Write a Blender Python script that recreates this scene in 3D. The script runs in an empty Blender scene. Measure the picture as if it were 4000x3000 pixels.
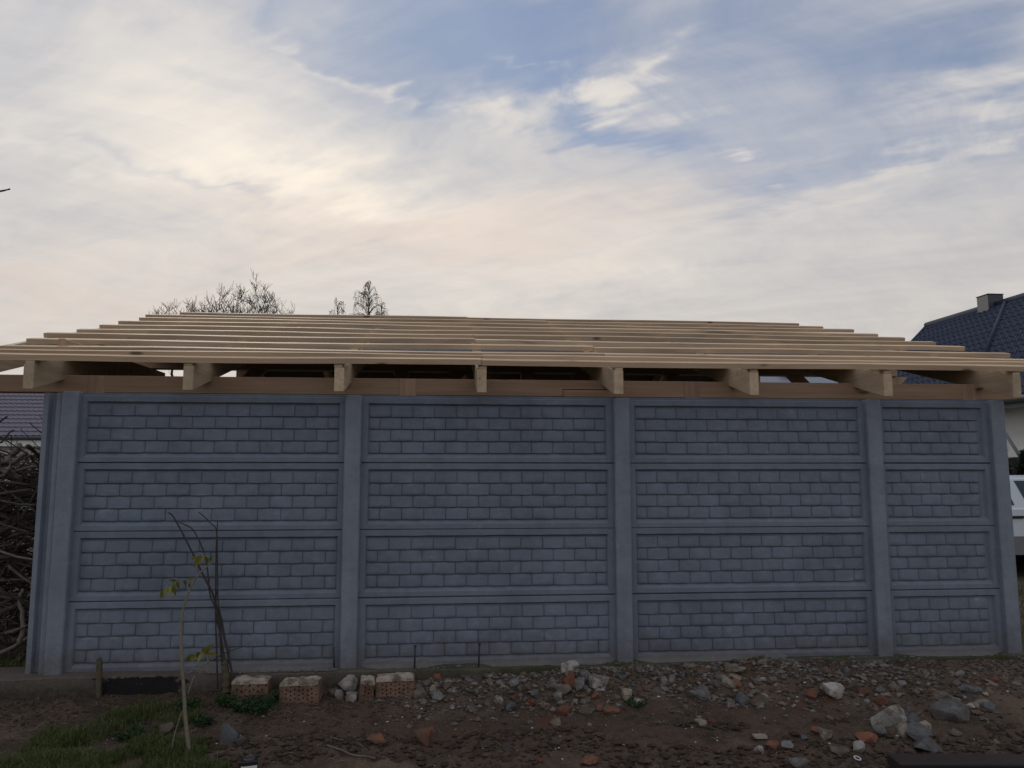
import bpy, bmesh, math, random
import numpy as np
from mathutils import Vector, Matrix, noise as mnoise

random.seed(7)
rng = np.random.default_rng(7)
SC = bpy.context.scene
COL = SC.collection
R = math.radians

# ------------------------------------------------------------------ camera
CAM = np.array([2.758, -5.8303, 1.4522])
PITCH, YAW, FPX = 0.11214, 0.08681, 2950.0
_F = np.array([math.sin(YAW) * math.cos(PITCH), math.cos(YAW) * math.cos(PITCH), math.sin(PITCH)])
_R = np.array([math.cos(YAW), -math.sin(YAW), 0.0])
_U = np.cross(_R, _F)
cam_d = bpy.data.cameras.new('camera')
cam = bpy.data.objects.new('camera', cam_d)
COL.objects.link(cam)
cam.matrix_world = Matrix(((_R[0], _U[0], -_F[0], CAM[0]), (_R[1], _U[1], -_F[1], CAM[1]), (_R[2], _U[2], -_F[2], CAM[2]), (0, 0, 0, 1)))
cam_d.sensor_width = 36.0
cam_d.lens = FPX / 4000.0 * 36.0
cam_d.clip_start = 0.05
cam_d.clip_end = 3000
SC.camera = cam

def direction(px, py):
    d = _F + _R * (px - 2000) / FPX + _U * (1500 - py) / FPX
    return d
def at(px, py, Y=None, Z=None):
    d = direction(px, py)
    t = (Y - CAM[1]) / d[1] if Y is not None else (Z - CAM[2]) / d[2]
    return CAM + t * d
def azel(px, py):
    d = direction(px, py); d = d / np.linalg.norm(d)
    return math.atan2(d[0], d[1]), math.asin(d[2])

# ------------------------------------------------------------------ view
SC.view_settings.view_transform = 'Standard'
SC.view_settings.look = 'None'
SC.view_settings.exposure = 0.35
SC.view_settings.gamma = 1.0
SC.view_settings.use_curve_mapping = False
SC.render.resolution_x, SC.render.resolution_y = 1024, 768
SC.cycles.max_bounces = 5
SC.cycles.diffuse_bounces = 3
SC.cycles.glossy_bounces = 2
SC.cycles.transmission_bounces = 2
SC.cycles.transparent_max_bounces = 4
SC.cycles.caustics_reflective = False
SC.cycles.caustics_refractive = False

# ------------------------------------------------------------------ node helper
class NT:
    def __init__(self, tree):
        self.t = tree; self.n = tree.nodes; self.l = tree.links
    def node(self, kind, **kw):
        n = self.n.new(kind)
        for k, v in kw.items(): setattr(n, k, v)
        return n
    def put(self, sock, v):
        if v is None: return
        if hasattr(v, 'is_linked') or isinstance(v, bpy.types.NodeSocket): self.l.new(v, sock)
        else:
            if hasattr(sock.default_value, '__len__') and not hasattr(v, '__len__'):
                v = (v,) * len(sock.default_value)
            if hasattr(sock.default_value, '__len__') and len(sock.default_value) == 4 and len(v) == 3: v = (*v, 1)
            sock.default_value = v
    def m(self, op, a, b=None, c=None, clamp=False):
        n = self.node('ShaderNodeMath', operation=op, use_clamp=clamp)
        for i, v in enumerate((a, b, c)):
            if v is not None: self.put(n.inputs[i], v)
        return n.outputs[0]
    def vm(self, op, a, b=None, scale=None):
        n = self.node('ShaderNodeVectorMath', operation=op)
        self.put(n.inputs[0], a)
        if b is not None: self.put(n.inputs[1], b)
        if scale is not None: self.put(n.inputs['Scale'], scale)
        return n.outputs[0]
    def xyz(self, x, y, z):
        n = self.node('ShaderNodeCombineXYZ')
        for i, v in enumerate((x, y, z)): self.put(n.inputs[i], v)
        return n.outputs[0]
    def sep(self, v):
        n = self.node('ShaderNodeSeparateXYZ'); self.l.new(v, n.inputs[0]); return n.outputs
    def mix(self, f, a, b, blend='MIX'):
        n = self.node('ShaderNodeMix', data_type='RGBA', blend_type=blend, clamp_factor=True)
        self.put(n.inputs[0], f); self.put(n.inputs[6], a); self.put(n.inputs[7], b)
        return n.outputs[2]
    def noise(self, vec, scale, detail=4, rough=0.55, dist=0.0, col=False, dim='3D'):
        n = self.node('ShaderNodeTexNoise', noise_dimensions=dim)
        if vec is not None: self.l.new(vec, n.inputs['Vector'])
        n.inputs['Scale'].default_value = scale; n.inputs['Detail'].default_value = detail
        n.inputs['Roughness'].default_value = rough; n.inputs['Distortion'].default_value = dist
        return n.outputs['Color' if col else 'Fac']
    def voro(self, vec, scale, feature='F1', out='Distance', rnd=1.0):
        n = self.node('ShaderNodeTexVoronoi', feature=feature)
        if vec is not None: self.l.new(vec, n.inputs['Vector'])
        n.inputs['Scale'].default_value = scale; n.inputs['Randomness'].default_value = rnd
        return n.outputs[out]
    def ramp(self, f, a, b, lo=0.0, hi=1.0, smooth=True):
        n = self.node('ShaderNodeMapRange', interpolation_type='SMOOTHSTEP' if smooth else 'LINEAR', clamp=True)
        self.put(n.inputs[0], f)
        for i, v in enumerate((a, b, lo, hi)): n.inputs[i + 1].default_value = v
        return n.outputs[0]

# ------------------------------------------------------------------ sky
SUN_AZ, SUN_EL = azel(870, 540)
world = bpy.data.worlds.new('World'); SC.world = world; world.use_nodes = True
w = NT(world.node_tree); w.n.clear()
sky = w.node('ShaderNodeTexSky', sky_type='NISHITA', sun_disc=False)
sky.sun_elevation = SUN_EL; sky.sun_rotation = SUN_AZ
sky.air_density = 1.0; sky.dust_density = 0.6; sky.ozone_density = 2.0
tc = w.node('ShaderNodeTexCoord')
dirv = w.vm('NORMALIZE', tc.outputs['Generated'])
dx, dy, dz = w.sep(dirv)
zc = w.m('MAXIMUM', dz, 0.0)
az = w.m('ARCTAN2', dx, dy)
el = w.m('ARCSINE', zc)
# clouds lie on a high sheet: project the view direction on it
den = w.m('ADD', zc, 0.16)
pu = w.m('DIVIDE', dx, den); pv = w.m('DIVIDE', dy, den)
def rot(u, v, a):
    c, s = math.cos(a), math.sin(a)
    return w.m('ADD', w.m('MULTIPLY', u, c), w.m('MULTIPLY', v, s)), w.m('SUBTRACT', w.m('MULTIPLY', v, c), w.m('MULTIPLY', u, s))
ru, rv = rot(pu, pv, R(-32))
sheet = w.xyz(w.m('MULTIPLY', ru, 0.55), w.m('MULTIPLY', rv, 1.5), 0.0)
warp = w.noise(sheet, 1.3, 2, 0.5, col=True, dim='2D')
wsheet = w.vm('ADD', sheet, w.vm('SCALE', w.vm('SUBTRACT', warp, (0.5, 0.5, 0.5)), scale=0.55))
n_big = w.noise(wsheet, 1.25, 3, 0.5, dim='2D')
n_str = w.noise(wsheet, 3.6, 5, 0.6, dim='2D')
ru2, rv2 = rot(pu, pv, R(35))
n_wisp = w.noise(w.vm('ADD', w.xyz(w.m('MULTIPLY', ru2, 1.0), w.m('MULTIPLY', rv2, 2.2), 3.0), w.vm('SCALE', warp, scale=0.8)), 4.5, 6, 0.62, dim='2D')
wob = w.vm('SCALE', w.vm('SUBTRACT', w.noise(sheet, 2.6, 4, 0.6, col=True, dim='2D'), (0.5, 0.5, 0.5)), scale=0.34)
wx, wy, _ = w.sep(wob)
azw = w.m('ADD', az, wx); elw = w.m('ADD', el, w.m('MULTIPLY', wy, 0.55))
def blob(px, py, sx, sy, ang=0, wobble=True, power=1.0):
    """soft patch of the sky round one direction; sizes in picture pixels turned to angle"""
    a0, e0 = azel(px, py)
    A = azw if wobble else az; B = elw if wobble else el
    c, s = math.cos(R(ang)), math.sin(R(ang)); k = 0.00031; X_, Y_ = 1 / (sx * k), 1 / (sy * k)
    P = w.m('MULTIPLY_ADD', A, c * X_, w.m('MULTIPLY_ADD', B, s * X_, -(a0 * c + e0 * s) * X_))
    Q = w.m('MULTIPLY_ADD', B, c * Y_, w.m('MULTIPLY_ADD', A, -s * Y_, -(e0 * c - a0 * s) * Y_))
    return w.m('POWER', 0.3678794, w.m('MULTIPLY_ADD', P, P, w.m('MULTIPLY', Q, Q)))
def total(items):
    s = None
    for f, k in items:
        s = w.m('MULTIPLY', f, k) if s is None else w.m('MULTIPLY_ADD', f, k, s)
    return s
holes = total([(blob(1950, 60, 860, 330, 0), 1.05), (blob(2150, 360, 520, 130, -10), 0.55), (blob(2900, 130, 600, 200, 25), 0.42),
               (blob(3850, 220, 660, 220, -16), 0.66), (blob(3100, 430, 560, 170, 20), 0.28), (blob(2400, 520, 330, 50, -8), 0.60),
               (blob(1700, 420, 280, 55, -20), 0.36), (blob(3600, 560, 420, 80, -4), 0.36), (blob(2950, 660, 500, 120, -8), 0.30),
               (blob(800, 770, 400, 45, -12), 0.40), (blob(250, 880, 380, 70, -4), 0.26), (blob(1350, 985, 420, 40, 4), 0.26),
               (blob(1180, 690, 110, 40, 0), 0.20), (blob(1100, 60, 340, 90, -20), 0.22)])
puffs = total([(blob(2400, 385, 300, 90, 4), 1.05), (blob(2700, 270, 120, 60, 30), 0.45), (blob(1950, 480, 260, 90, -22), 0.55),
               (blob(1450, 310, 330, 30, -18), 0.55), (blob(2850, 610, 110, 30, 0), 0.40), (blob(3500, 640, 520, 50, 12), 0.30),
               (blob(3950, 400, 260, 70, -10), 0.40), (blob(2080, 270, 200, 24, -14), 0.35)])
cover = w.ramp(n_big, 0.28, 0.72, 0.74, 1.02, False)
cover = w.m('MULTIPLY_ADD', n_str, 0.38, w.m('ADD', cover, -0.19))
# the veil thickens towards the horizon
cover = w.m('ADD', cover, w.ramp(el, R(25), R(9), 0.0, 0.35))
cover = w.m('SUBTRACT', cover, holes)
cover = w.m('MULTIPLY_ADD', puffs, w.ramp(n_wisp, 0.30, 0.62, 0.25, 1.15, False), cover)
cover = w.m('MULTIPLY_ADD', n_wisp, 0.20, w.m('ADD', cover, -0.10))
mask = w.ramp(cover, -0.25, 1.02, 0.05, 0.98)
# light in the veil: brightest round the hidden sun
sd = Vector((math.sin(SUN_AZ) * math.cos(SUN_EL), math.cos(SUN_AZ) * math.cos(SUN_EL), math.sin(SUN_EL)))
dotn = w.node('ShaderNodeVectorMath', operation='DOT_PRODUCT'); w.l.new(dirv, dotn.inputs[0]); dotn.inputs[1].default_value = sd
sunang = w.m('ARCCOSINE', w.m('MINIMUM', dotn.outputs['Value'], 0.99999))
g1 = w.m('POWER', 0.3678794, w.m('POWER', w.m('DIVIDE', sunang, R(6.5)), 2.0))
g2 = w.m('POWER', 0.3678794, w.m('DIVIDE', sunang, R(24)))
warm = total([(blob(1650, 830, 800, 150, -4), 0.36), (blob(450, 330, 460, 200, -24), 0.12), (blob(1250, 760, 300, 50, -8), 0.10), (blob(2300, 1050, 1000, 160, 6), 0.16), (blob(300, 640, 300, 40, -8), 0.10), (blob(1100, 480, 420, 260, 0), 0.10)])
bright = w.m('MULTIPLY_ADD', g1, 0.17, w.m('MULTIPLY_ADD', g2, 0.33, warm))
bright = w.m('MULTIPLY_ADD', puffs, 0.30, bright)
bright = w.m('MULTIPLY_ADD', n_str, 0.30, w.m('ADD', bright, -0.15))
bright = w.m('MULTIPLY_ADD', n_wisp, 0.22, w.m('ADD', bright, -0.07))
bright = w.m('MAXIMUM', bright, 0.0)
grey = w.mix(w.ramp(el, R(5), R(26)), (0.455, 0.430, 0.410), (0.355, 0.370, 0.415))
cloud = w.mix(bright, grey, (0.93, 0.83, 0.685))
blue = w.mix(0.45, w.vm('MINIMUM', w.vm('SCALE', sky.outputs[0], scale=0.075), (0.30, 0.36, 0.46)), (0.125, 0.185, 0.335))
pink = w.m('ADD', blob(1750, 900, 900, 150, 4), w.m('MULTIPLY', blob(250, 1130, 600, 90, 0), 0.7))
cloud = w.mix(w.m('MULTIPLY', pink, 0.5), cloud, (0.60, 0.485, 0.425))
final = w.mix(mask, blue, cloud)
final = w.mix(w.ramp(dz, 0.0, -0.08), final, (0.12, 0.12, 0.12))
bg = w.node('ShaderNodeBackground'); w.l.new(final, bg.inputs[0]); bg.inputs[1].default_value = 1.0
world.cycles.sampling_method = 'MANUAL'; world.cycles.sample_map_resolution = 256
wo = w.node('ShaderNodeOutputWorld'); w.l.new(bg.outputs[0], wo.inputs[0])

# ------------------------------------------------------------------ sun, veiled by the cloud sheet
sun_d = bpy.data.lights.new('sun', 'SUN'); sun_d.energy = 0.9; sun_d.angle = R(14); sun_d.color = (1.0, 0.93, 0.82)
sun = bpy.data.objects.new('sun', sun_d); COL.objects.link(sun)
sun.rotation_euler = (-sd).to_track_quat('-Z', 'Y').to_euler()

# ------------------------------------------------------------------ object helpers
def link(o, parent=None):
    COL.objects.link(o)
    if parent is not None: o.parent = parent
    return o
def tag(o, label=None, cat=None, group=None, kind=None):
    if label: o['label'] = label
    if cat: o['category'] = cat
    if group: o['group'] = group
    if kind: o['kind'] = kind
    return o
def empty(name, loc, label=None, cat=None, group=None, rz=0.0):
    o = bpy.data.objects.new(name, None); COL.objects.link(o)
    o.location = loc; o.rotation_euler = (0, 0, rz); o.empty_display_size = 0.1
    return tag(o, label, cat, group)
def mesh_obj(name, verts, faces, mat, parent=None, smooth=False, loc=None):
    me = bpy.data.meshes.new(name)
    me.from_pydata([tuple(map(float, v)) for v in verts], [], [tuple(int(i) for i in f) for f in faces])
    me.update()
    if smooth: me.polygons.foreach_set('use_smooth', [True] * len(me.polygons))
    if mat: me.materials.append(mat)
    o = bpy.data.objects.new(name, me); link(o, parent)
    if loc is not None: o.location = loc
    return o
def bm_obj(name, bm, mat, parent=None, smooth=False, loc=None):
    me = bpy.data.meshes.new(name); bm.normal_update(); bm.to_mesh(me); bm.free()
    if smooth: me.polygons.foreach_set('use_smooth', [True] * len(me.polygons))
    if mat: me.materials.append(mat)
    o = bpy.data.objects.new(name, me); link(o, parent)
    if loc is not None: o.location = loc
    return o
def box(x0, x1, y0, y1, z0, z1):
    v = [(x, y, z) for z in (z0, z1) for y in (y0, y1) for x in (x0, x1)]
    f = [(0, 2, 3, 1), (4, 5, 7, 6), (0, 1, 5, 4), (2, 6, 7, 3), (0, 4, 6, 2), (1, 3, 7, 5)]
    return v, f
def bevel_box(name, x0, x1, y0, y1, z0, z1, mat, parent=None, bev=0.004, seg=1, loc=None):
    bm = bmesh.new(); v, f = box(x0, x1, y0, y1, z0, z1)
    vs = [bm.verts.new(p) for p in v]
    for q in f: bm.faces.new([vs[i] for i in q])
    if bev: bmesh.ops.bevel(bm, geom=list(bm.edges), offset=bev, segments=seg, affect='EDGES')
    return bm_obj(name, bm, mat, parent, loc=loc)
def prism(name, poly, axis, a, b, mat, parent=None, bev=0.0, loc=None):
    """poly in the two other axes (x,z for 'y'; y,z for 'x'; x,y for 'z'), swept from a to b"""
    bm = bmesh.new()
    def P(p, t):
        return {'y': (p[0], t, p[1]), 'x': (t, p[0], p[1]), 'z': (p[0], p[1], t)}[axis]
    A = [bm.verts.new(P(p, a)) for p in poly]; B = [bm.verts.new(P(p, b)) for p in poly]
    bm.faces.new(A); bm.faces.new(B[::-1])
    n = len(poly)
    for i in range(n): bm.faces.new((A[i], B[i], B[(i + 1) % n], A[(i + 1) % n]))
    bmesh.ops.recalc_face_normals(bm, faces=list(bm.faces))
    if bev: bmesh.ops.bevel(bm, geom=list(bm.edges), offset=bev, segments=1, affect='EDGES')
    return bm_obj(name, bm, mat, parent, loc=loc)
def tube_data(path, radii, sides=6, V=None, Fc=None, cap=True):
    V = [] if V is None else V; Fc = [] if Fc is None else Fc
    base = len(V); n = len(path); P = [Vector(p) for p in path]
    ref = Vector((0.31, 0.17, 0.93)).normalized()
    for i in range(n):
        t = (P[min(i + 1, n - 1)] - P[max(i - 1, 0)])
        if t.length < 1e-9: t = Vector((0, 0, 1))
        t.normalize()
        r_ = ref if abs(t.dot(ref)) < 0.95 else Vector((1, 0, 0))
        u = t.cross(r_).normalized(); v = t.cross(u)
        r = radii[i] if hasattr(radii, '__len__') else radii
        for s in range(sides):
            a = 2 * math.pi * s / sides
            q = P[i] + u * (math.cos(a) * r) + v * (math.sin(a) * r)
            V.append((q.x, q.y, q.z))
    for i in range(n - 1):
        for s in range(sides):
            a = base + i * sides + s; b = base + i * sides + (s + 1) % sides
            Fc.append((a, b, b + sides, a + sides))
    if cap:
        Fc.append(tuple(base + s for s in range(sides))[::-1]); Fc.append(tuple(base + (n - 1) * sides + s for s in range(sides)))
    return V, Fc
def tube(name, path, radii, mat, parent=None, sides=8, smooth=True):
    V, Fc = tube_data(path, radii, sides)
    return mesh_obj(name, V, Fc, mat, parent, smooth)
def smooth_path(pts, n=6):
    pts = [Vector(p) for p in pts]; out = []
    for i in range(len(pts) - 1):
        p0, p1, p2, p3 = pts[max(i - 1, 0)], pts[i], pts[i + 1], pts[min(i + 2, len(pts) - 1)]
        for k in range(n):
            t = k / n
            out.append(0.5 * ((2 * p1) + (p2 - p0) * t + (2 * p0 - 5 * p1 + 4 * p2 - p3) * t * t + (3 * p1 - p0 - 3 * p2 + p3) * t ** 3))
    out.append(pts[-1]); return out

# ------------------------------------------------------------------ materials
def material(name, fn):
    m = bpy.data.materials.new(name); m.use_nodes = True
    t = NT(m.node_tree); b = m.node_tree.nodes['Principled BSDF']
    fn(t, b); return m
def setc(t, b, color=None, rough=None, bump=None, bstr=0.3, bdist=0.01, spec=None):
    if color is not None: t.put(b.inputs['Base Color'], color)
    if rough is not None: t.put(b.inputs['Roughness'], rough)
    if spec is not None: b.inputs['Specular IOR Level'].default_value = spec
    if bump is not None:
        n = t.node('ShaderNodeBump'); n.inputs['Strength'].default_value = bstr; n.inputs['Distance'].default_value = bdist
        t.l.new(bump, n.inputs['Height']); t.l.new(n.outputs[0], b.inputs['Normal'])
def world_pos(t):
    return t.node('ShaderNodeNewGeometry').outputs['Position']
def obj_rand(t):
    return t.node('ShaderNodeObjectInfo').outputs['Random']
def island(t):
    return t.node('ShaderNodeNewGeometry').outputs['Random Per Island']
def rand_vec(t, k=37.0):
    r = obj_rand(t)
    return t.xyz(t.m('MULTIPLY', r, k), t.m('MULTIPLY', r, k * 1.7), t.m('MULTIPLY', r, k * 2.3))

def concrete_mat(name, base, var=0.12, moss=0.0, per_piece=0.0, streak=0.0, per_panel=0.0):
    def fn(t, b):
        p = world_pos(t)
        big = t.noise(p, 2.3, 5, 0.6); mid = t.noise(p, 14, 5, 0.65); fine = t.noise(p, 160, 3, 0.7)
        st = t.noise(t.vm('MULTIPLY', p, (9, 9, 0.9)), 1.0, 4, 0.6)
        v = t.m('ADD', 1.0, t.m('MULTIPLY', t.m('SUBTRACT', big, 0.5), 2.6 * var))
        v = t.m('ADD', v, t.m('MULTIPLY', t.m('SUBTRACT', mid, 0.5), 1.9 * var))
        v = t.m('ADD', v, t.m('MULTIPLY', t.m('SUBTRACT', fine, 0.5), 1.5 * var))
        v = t.m('ADD', v, t.m('MULTIPLY', t.m('SUBTRACT', st, 0.5), 1.2 * var + streak))
        if per_panel:
            cx_, cy_, cz_ = t.sep(p); wn_ = t.node('ShaderNodeTexWhiteNoise', noise_dimensions='2D'); t.l.new(t.xyz(t.m('FLOOR', t.m('DIVIDE', cx_, 2.06)), t.m('FLOOR', t.m('DIVIDE', cz_, 0.5)), 0.0), wn_.inputs['Vector'])
            v = t.m('ADD', v, t.m('MULTIPLY', t.m('SUBTRACT', wn_.outputs['Value'], 0.5), per_panel))
        if per_piece:
            r = t.m('FRACT', t.m('ADD', obj_rand(t), island(t)))
            v = t.m('ADD', v, t.m('MULTIPLY', t.m('SUBTRACT', r, 0.5), per_piece))
            tint = t.mix(t.m('FRACT', t.m('MULTIPLY', r, 7.31)), tuple(c * k for c, k in zip(base, (1.015, 0.995, 0.995))), tuple(c * k for c, k in zip(base, (0.98, 1.0, 1.01))))
        else: tint = base
        # pale lime bloom
        bloom = t.ramp(t.noise(t.vm('MULTIPLY', p, (1, 1, 2.0)), 5.5, 7, 0.75), 0.56, 0.76, 0, 0.45)
        col = t.vm('SCALE', t.mix(bloom, tint, (0.36, 0.385, 0.43)), scale=v)
        splash = t.m('MULTIPLY', t.ramp(t.m('ADD', t.sep(p)[2], t.m('MULTIPLY', t.m('SUBTRACT', mid, 0.5), 0.35)), 0.28, 0.0), 0.5)
        col = t.mix(splash, col, (0.105, 0.092, 0.078))
        if moss:
            z = t.sep(p)[2]
            mm = t.m('MULTIPLY', t.ramp(t.noise(p, 5, 6, 0.7), 0.42, 0.62), moss)
            col = t.mix(mm, col, (0.035, 0.048, 0.016))
        pit = t.m('MULTIPLY', t.ramp(t.voro(p, 70), 0.22, 0.10), t.m('GREATER_THAN', t.sep(t.voro(p, 70, out='Color'))[0], 0.86))
        col = t.mix(t.m('MULTIPLY', pit, 0.7), col, (0.04, 0.042, 0.048))
        h = t.m('SUBTRACT', t.m('ADD', t.m('MULTIPLY', mid, 0.5), t.m('MULTIPLY', fine, 0.5)), pit)
        setc(t, b, col, 0.88, h, 0.5, 0.004, 0.3)
    return material(name, fn)
M_post = concrete_mat('post_concrete', (0.206, 0.238, 0.296), 0.20, streak=0.12)
M_panel = concrete_mat('panel_concrete', (0.170, 0.200, 0.256), 0.20, streak=0.12, per_panel=0.10)
M_brick = concrete_mat('panel_brick_concrete', (0.157, 0.187, 0.240), 0.26, per_piece=0.09, per_panel=0.10)
M_mortar = concrete_mat('mortar', (0.19, 0.195, 0.205), 0.28)

def footing_fn(t, b):
    p = world_pos(t); x, y, z = t.sep(p)
    n = t.noise(p, 6, 6, 0.65); f = t.noise(p, 60, 4, 0.7)
    col = t.mix(n, (0.075, 0.060, 0.050), (0.15, 0.130, 0.110))
    col = t.mix(t.m('MULTIPLY', t.ramp(z, -0.02, -0.10), t.ramp(t.noise(p, 11, 5, 0.7), 0.3, 0.6)), col, (0.055, 0.044, 0.036))
    mossx = t.m('MULTIPLY', t.ramp(x, 2.0, 2.9), t.ramp(t.noise(t.vm('MULTIPLY', p, (0.8, 1, 1)), 4, 5, 0.65), 0.36, 0.60))
    col = t.mix(t.m('MULTIPLY', mossx, 0.85), col, (0.045, 0.056, 0.02))
    # brushed bitumen coat with a ragged outline
    e = t.m('ADD', t.m('POWER', t.m('DIVIDE', t.m('SUBTRACT', x, 0.66), 0.34), 2.0), t.m('MULTIPLY', t.m('SUBTRACT', t.noise(p, 7, 7, 0.78), 0.5), 4.2))
    bit = t.ramp(e, 1.0, 0.85)
    bit = t.m('MULTIPLY', bit, t.ramp(t.noise(p, 46, 4, 0.7), 0.30, 0.36))
    bit = t.m('MULTIPLY', bit, t.ramp(t.m('ADD', z, t.m('MULTIPLY', t.m('SUBTRACT', t.noise(p, 25, 3, 0.6), 0.5), 0.05)), 0.0, -0.012))
    col = t.mix(bit, col, (0.008, 0.008, 0.010))
    setc(t, b, t.vm('SCALE', col, scale=t.ramp(f, 0.2, 0.8, 0.75, 1.2)), t.ramp(bit, 0, 1, 0.9, 0.55), t.m('ADD', n, t.m('MULTIPLY', f, 0.6)), 0.6, 0.012, 0.3)
M_footing = material('footing_concrete', footing_fn)

def wood_fn(light, dark, along='x', grey=0.3):
    def fn(t, b):
        tcn = t.node('ShaderNodeTexCoord').outputs['Object']
        p = t.vm('ADD', tcn, rand_vec(t))
        s = (1.2, 22, 22) if along == 'x' else ((22, 1.2, 22) if along == 'y' else (22, 22, 1.2))
        g = t.noise(t.vm('MULTIPLY', p, s), 1.0, 5, 0.6, 0.4)
        s2 = (3, 90, 90) if along == 'x' else ((90, 3, 90) if along == 'y' else (90, 90, 3))
        g2 = t.noise(t.vm('MULTIPLY', p, s2), 1.0, 3, 0.6)
        blotch = t.noise(t.vm('MULTIPLY', p, (1.3, 5, 5)), 1.0, 4, 0.6)
        r = obj_rand(t)
        col = t.mix(t.ramp(g, 0.3, 0.72), light, dark)
        col = t.mix(t.ramp(blotch, 0.45, 0.75, 0, grey), col, (0.25, 0.235, 0.20))
        # knots
        kv = t.vm('MULTIPLY', p, (2.3, 7.0, 7.0) if along == 'x' else ((7, 2.3, 7) if along == 'y' else (7, 7, 2.3)))
        kd = t.voro(kv, 1.0)
        kc = t.voro(kv, 1.0, out='Color')
        on = t.m('GREATER_THAN', t.sep(kc)[0], 0.5)
        kn = t.m('MULTIPLY', t.ramp(kd, 0.16, 0.05), on)
        col = t.mix(t.m('MULTIPLY', kn, 0.8), col, (0.085, 0.042, 0.025))
        # blue stain streaks on some boards
        bs = t.m('MULTIPLY', t.ramp(t.noise(t.vm('MULTIPLY', p, (0.9, 9, 9)), 1.0, 4, 0.6), 0.60, 0.72), t.ramp(r, 0.3, 0.9, 0, 0.55))
        col = t.mix(bs, col, (0.13, 0.115, 0.10))
        v = t.m('MULTIPLY', t.ramp(r, 0, 1, 0.78, 1.14, False), t.ramp(g2, 0.2, 0.8, 0.88, 1.1, False))
        setc(t, b, t.vm('SCALE', col, scale=v), 0.68, t.m('ADD', g, t.m('MULTIPLY', g2, 0.5)), 0.25, 0.003, 0.35)
    return fn
M_batten = material('batten_wood', wood_fn((0.69, 0.52, 0.355), (0.55, 0.39, 0.255), 'x', 0.45))
M_beam = material('beam_wood', wood_fn((0.46, 0.315, 0.215), (0.35, 0.23, 0.152), 'x', 0.15))
M_rafter = material('rafter_wood', wood_fn((0.60, 0.47, 0.33), (0.48, 0.36, 0.245), 'y', 0.35))
M_tpost = material('timber_post_wood', wood_fn((0.44, 0.30, 0.21), (0.34, 0.22, 0.155), 'z', 0.15))

def soil_fn(t, b):
    p = world_pos(t); x, y, z = t.sep(p)
    big = t.noise(p, 1.1, 5, 0.6); mid = t.noise(p, 7, 6, 0.65); fine = t.noise(p, 55, 5, 0.7)
    col = t.mix(big, (0.082, 0.057, 0.044), (0.140, 0.101, 0.076))
    col = t.mix(t.ramp(mid, 0.45, 0.75, 0, 0.75), col, (0.040, 0.028, 0.022))
    sand = t.m('MULTIPLY', t.ramp(t.noise(t.vm('ADD', p, (3.1, 7.7, 0)), 2.1, 5, 0.6), 0.52, 0.70), 0.6)
    sand = t.m('MAXIMUM', sand, t.m('MULTIPLY', t.ramp(x, 5.9, 7.2), t.ramp(t.noise(p, 3.0, 5, 0.6), 0.30, 0.62, 0.1, 0.8)))
    col = t.mix(sand, col, (0.20, 0.152, 0.114))
    red = t.ramp(t.noise(t.vm('ADD', p, (11.3, 2.2, 0)), 2.6, 6, 0.7), 0.56, 0.70, 0, 0.65)
    red = t.m('MULTIPLY', red, t.ramp(x, 1.6, 3.0))
    col = t.mix(red, col, (0.16, 0.062, 0.038))
    # damp green ground on the left, grass further out
    gl = t.m('MULTIPLY', t.ramp(x, 1.9, 0.6), t.ramp(t.noise(p, 3.2, 5, 0.6), 0.35, 0.6))
    col = t.mix(t.m('MULTIPLY', gl, 0.5), col, (0.036, 0.038, 0.022))
    rr = t.m('ADD', t.m('POWER', t.m('SUBTRACT', x, 3.5), 2.0), t.m('POWER', t.m('ADD', y, 0.6), 2.0))
    far = t.ramp(rr, 40, 110)
    col = t.mix(far, col, t.mix(t.noise(p, 0.35, 5, 0.6), (0.05, 0.065, 0.025), (0.10, 0.085, 0.05)))
    sp = t.ramp(t.voro(p, 95), 0.28, 0.12)
    spc = t.sep(t.voro(p, 95, out='Color'))[0]
    col = t.mix(t.m('MULTIPLY', t.m('MULTIPLY', sp, t.m('GREATER_THAN', spc, 0.80)), 0.75), col, (0.28, 0.25, 0.21))
    h = t.m('ADD', t.m('MULTIPLY', mid, 1.0), t.m('MULTIPLY', fine, 0.5))
    setc(t, b, t.vm('SCALE', col, scale=t.ramp(fine, 0.2, 0.8, 0.7, 1.25)), 0.95, h, 0.9, 0.03, 0.15)
M_soil = material('soil', soil_fn)

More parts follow.
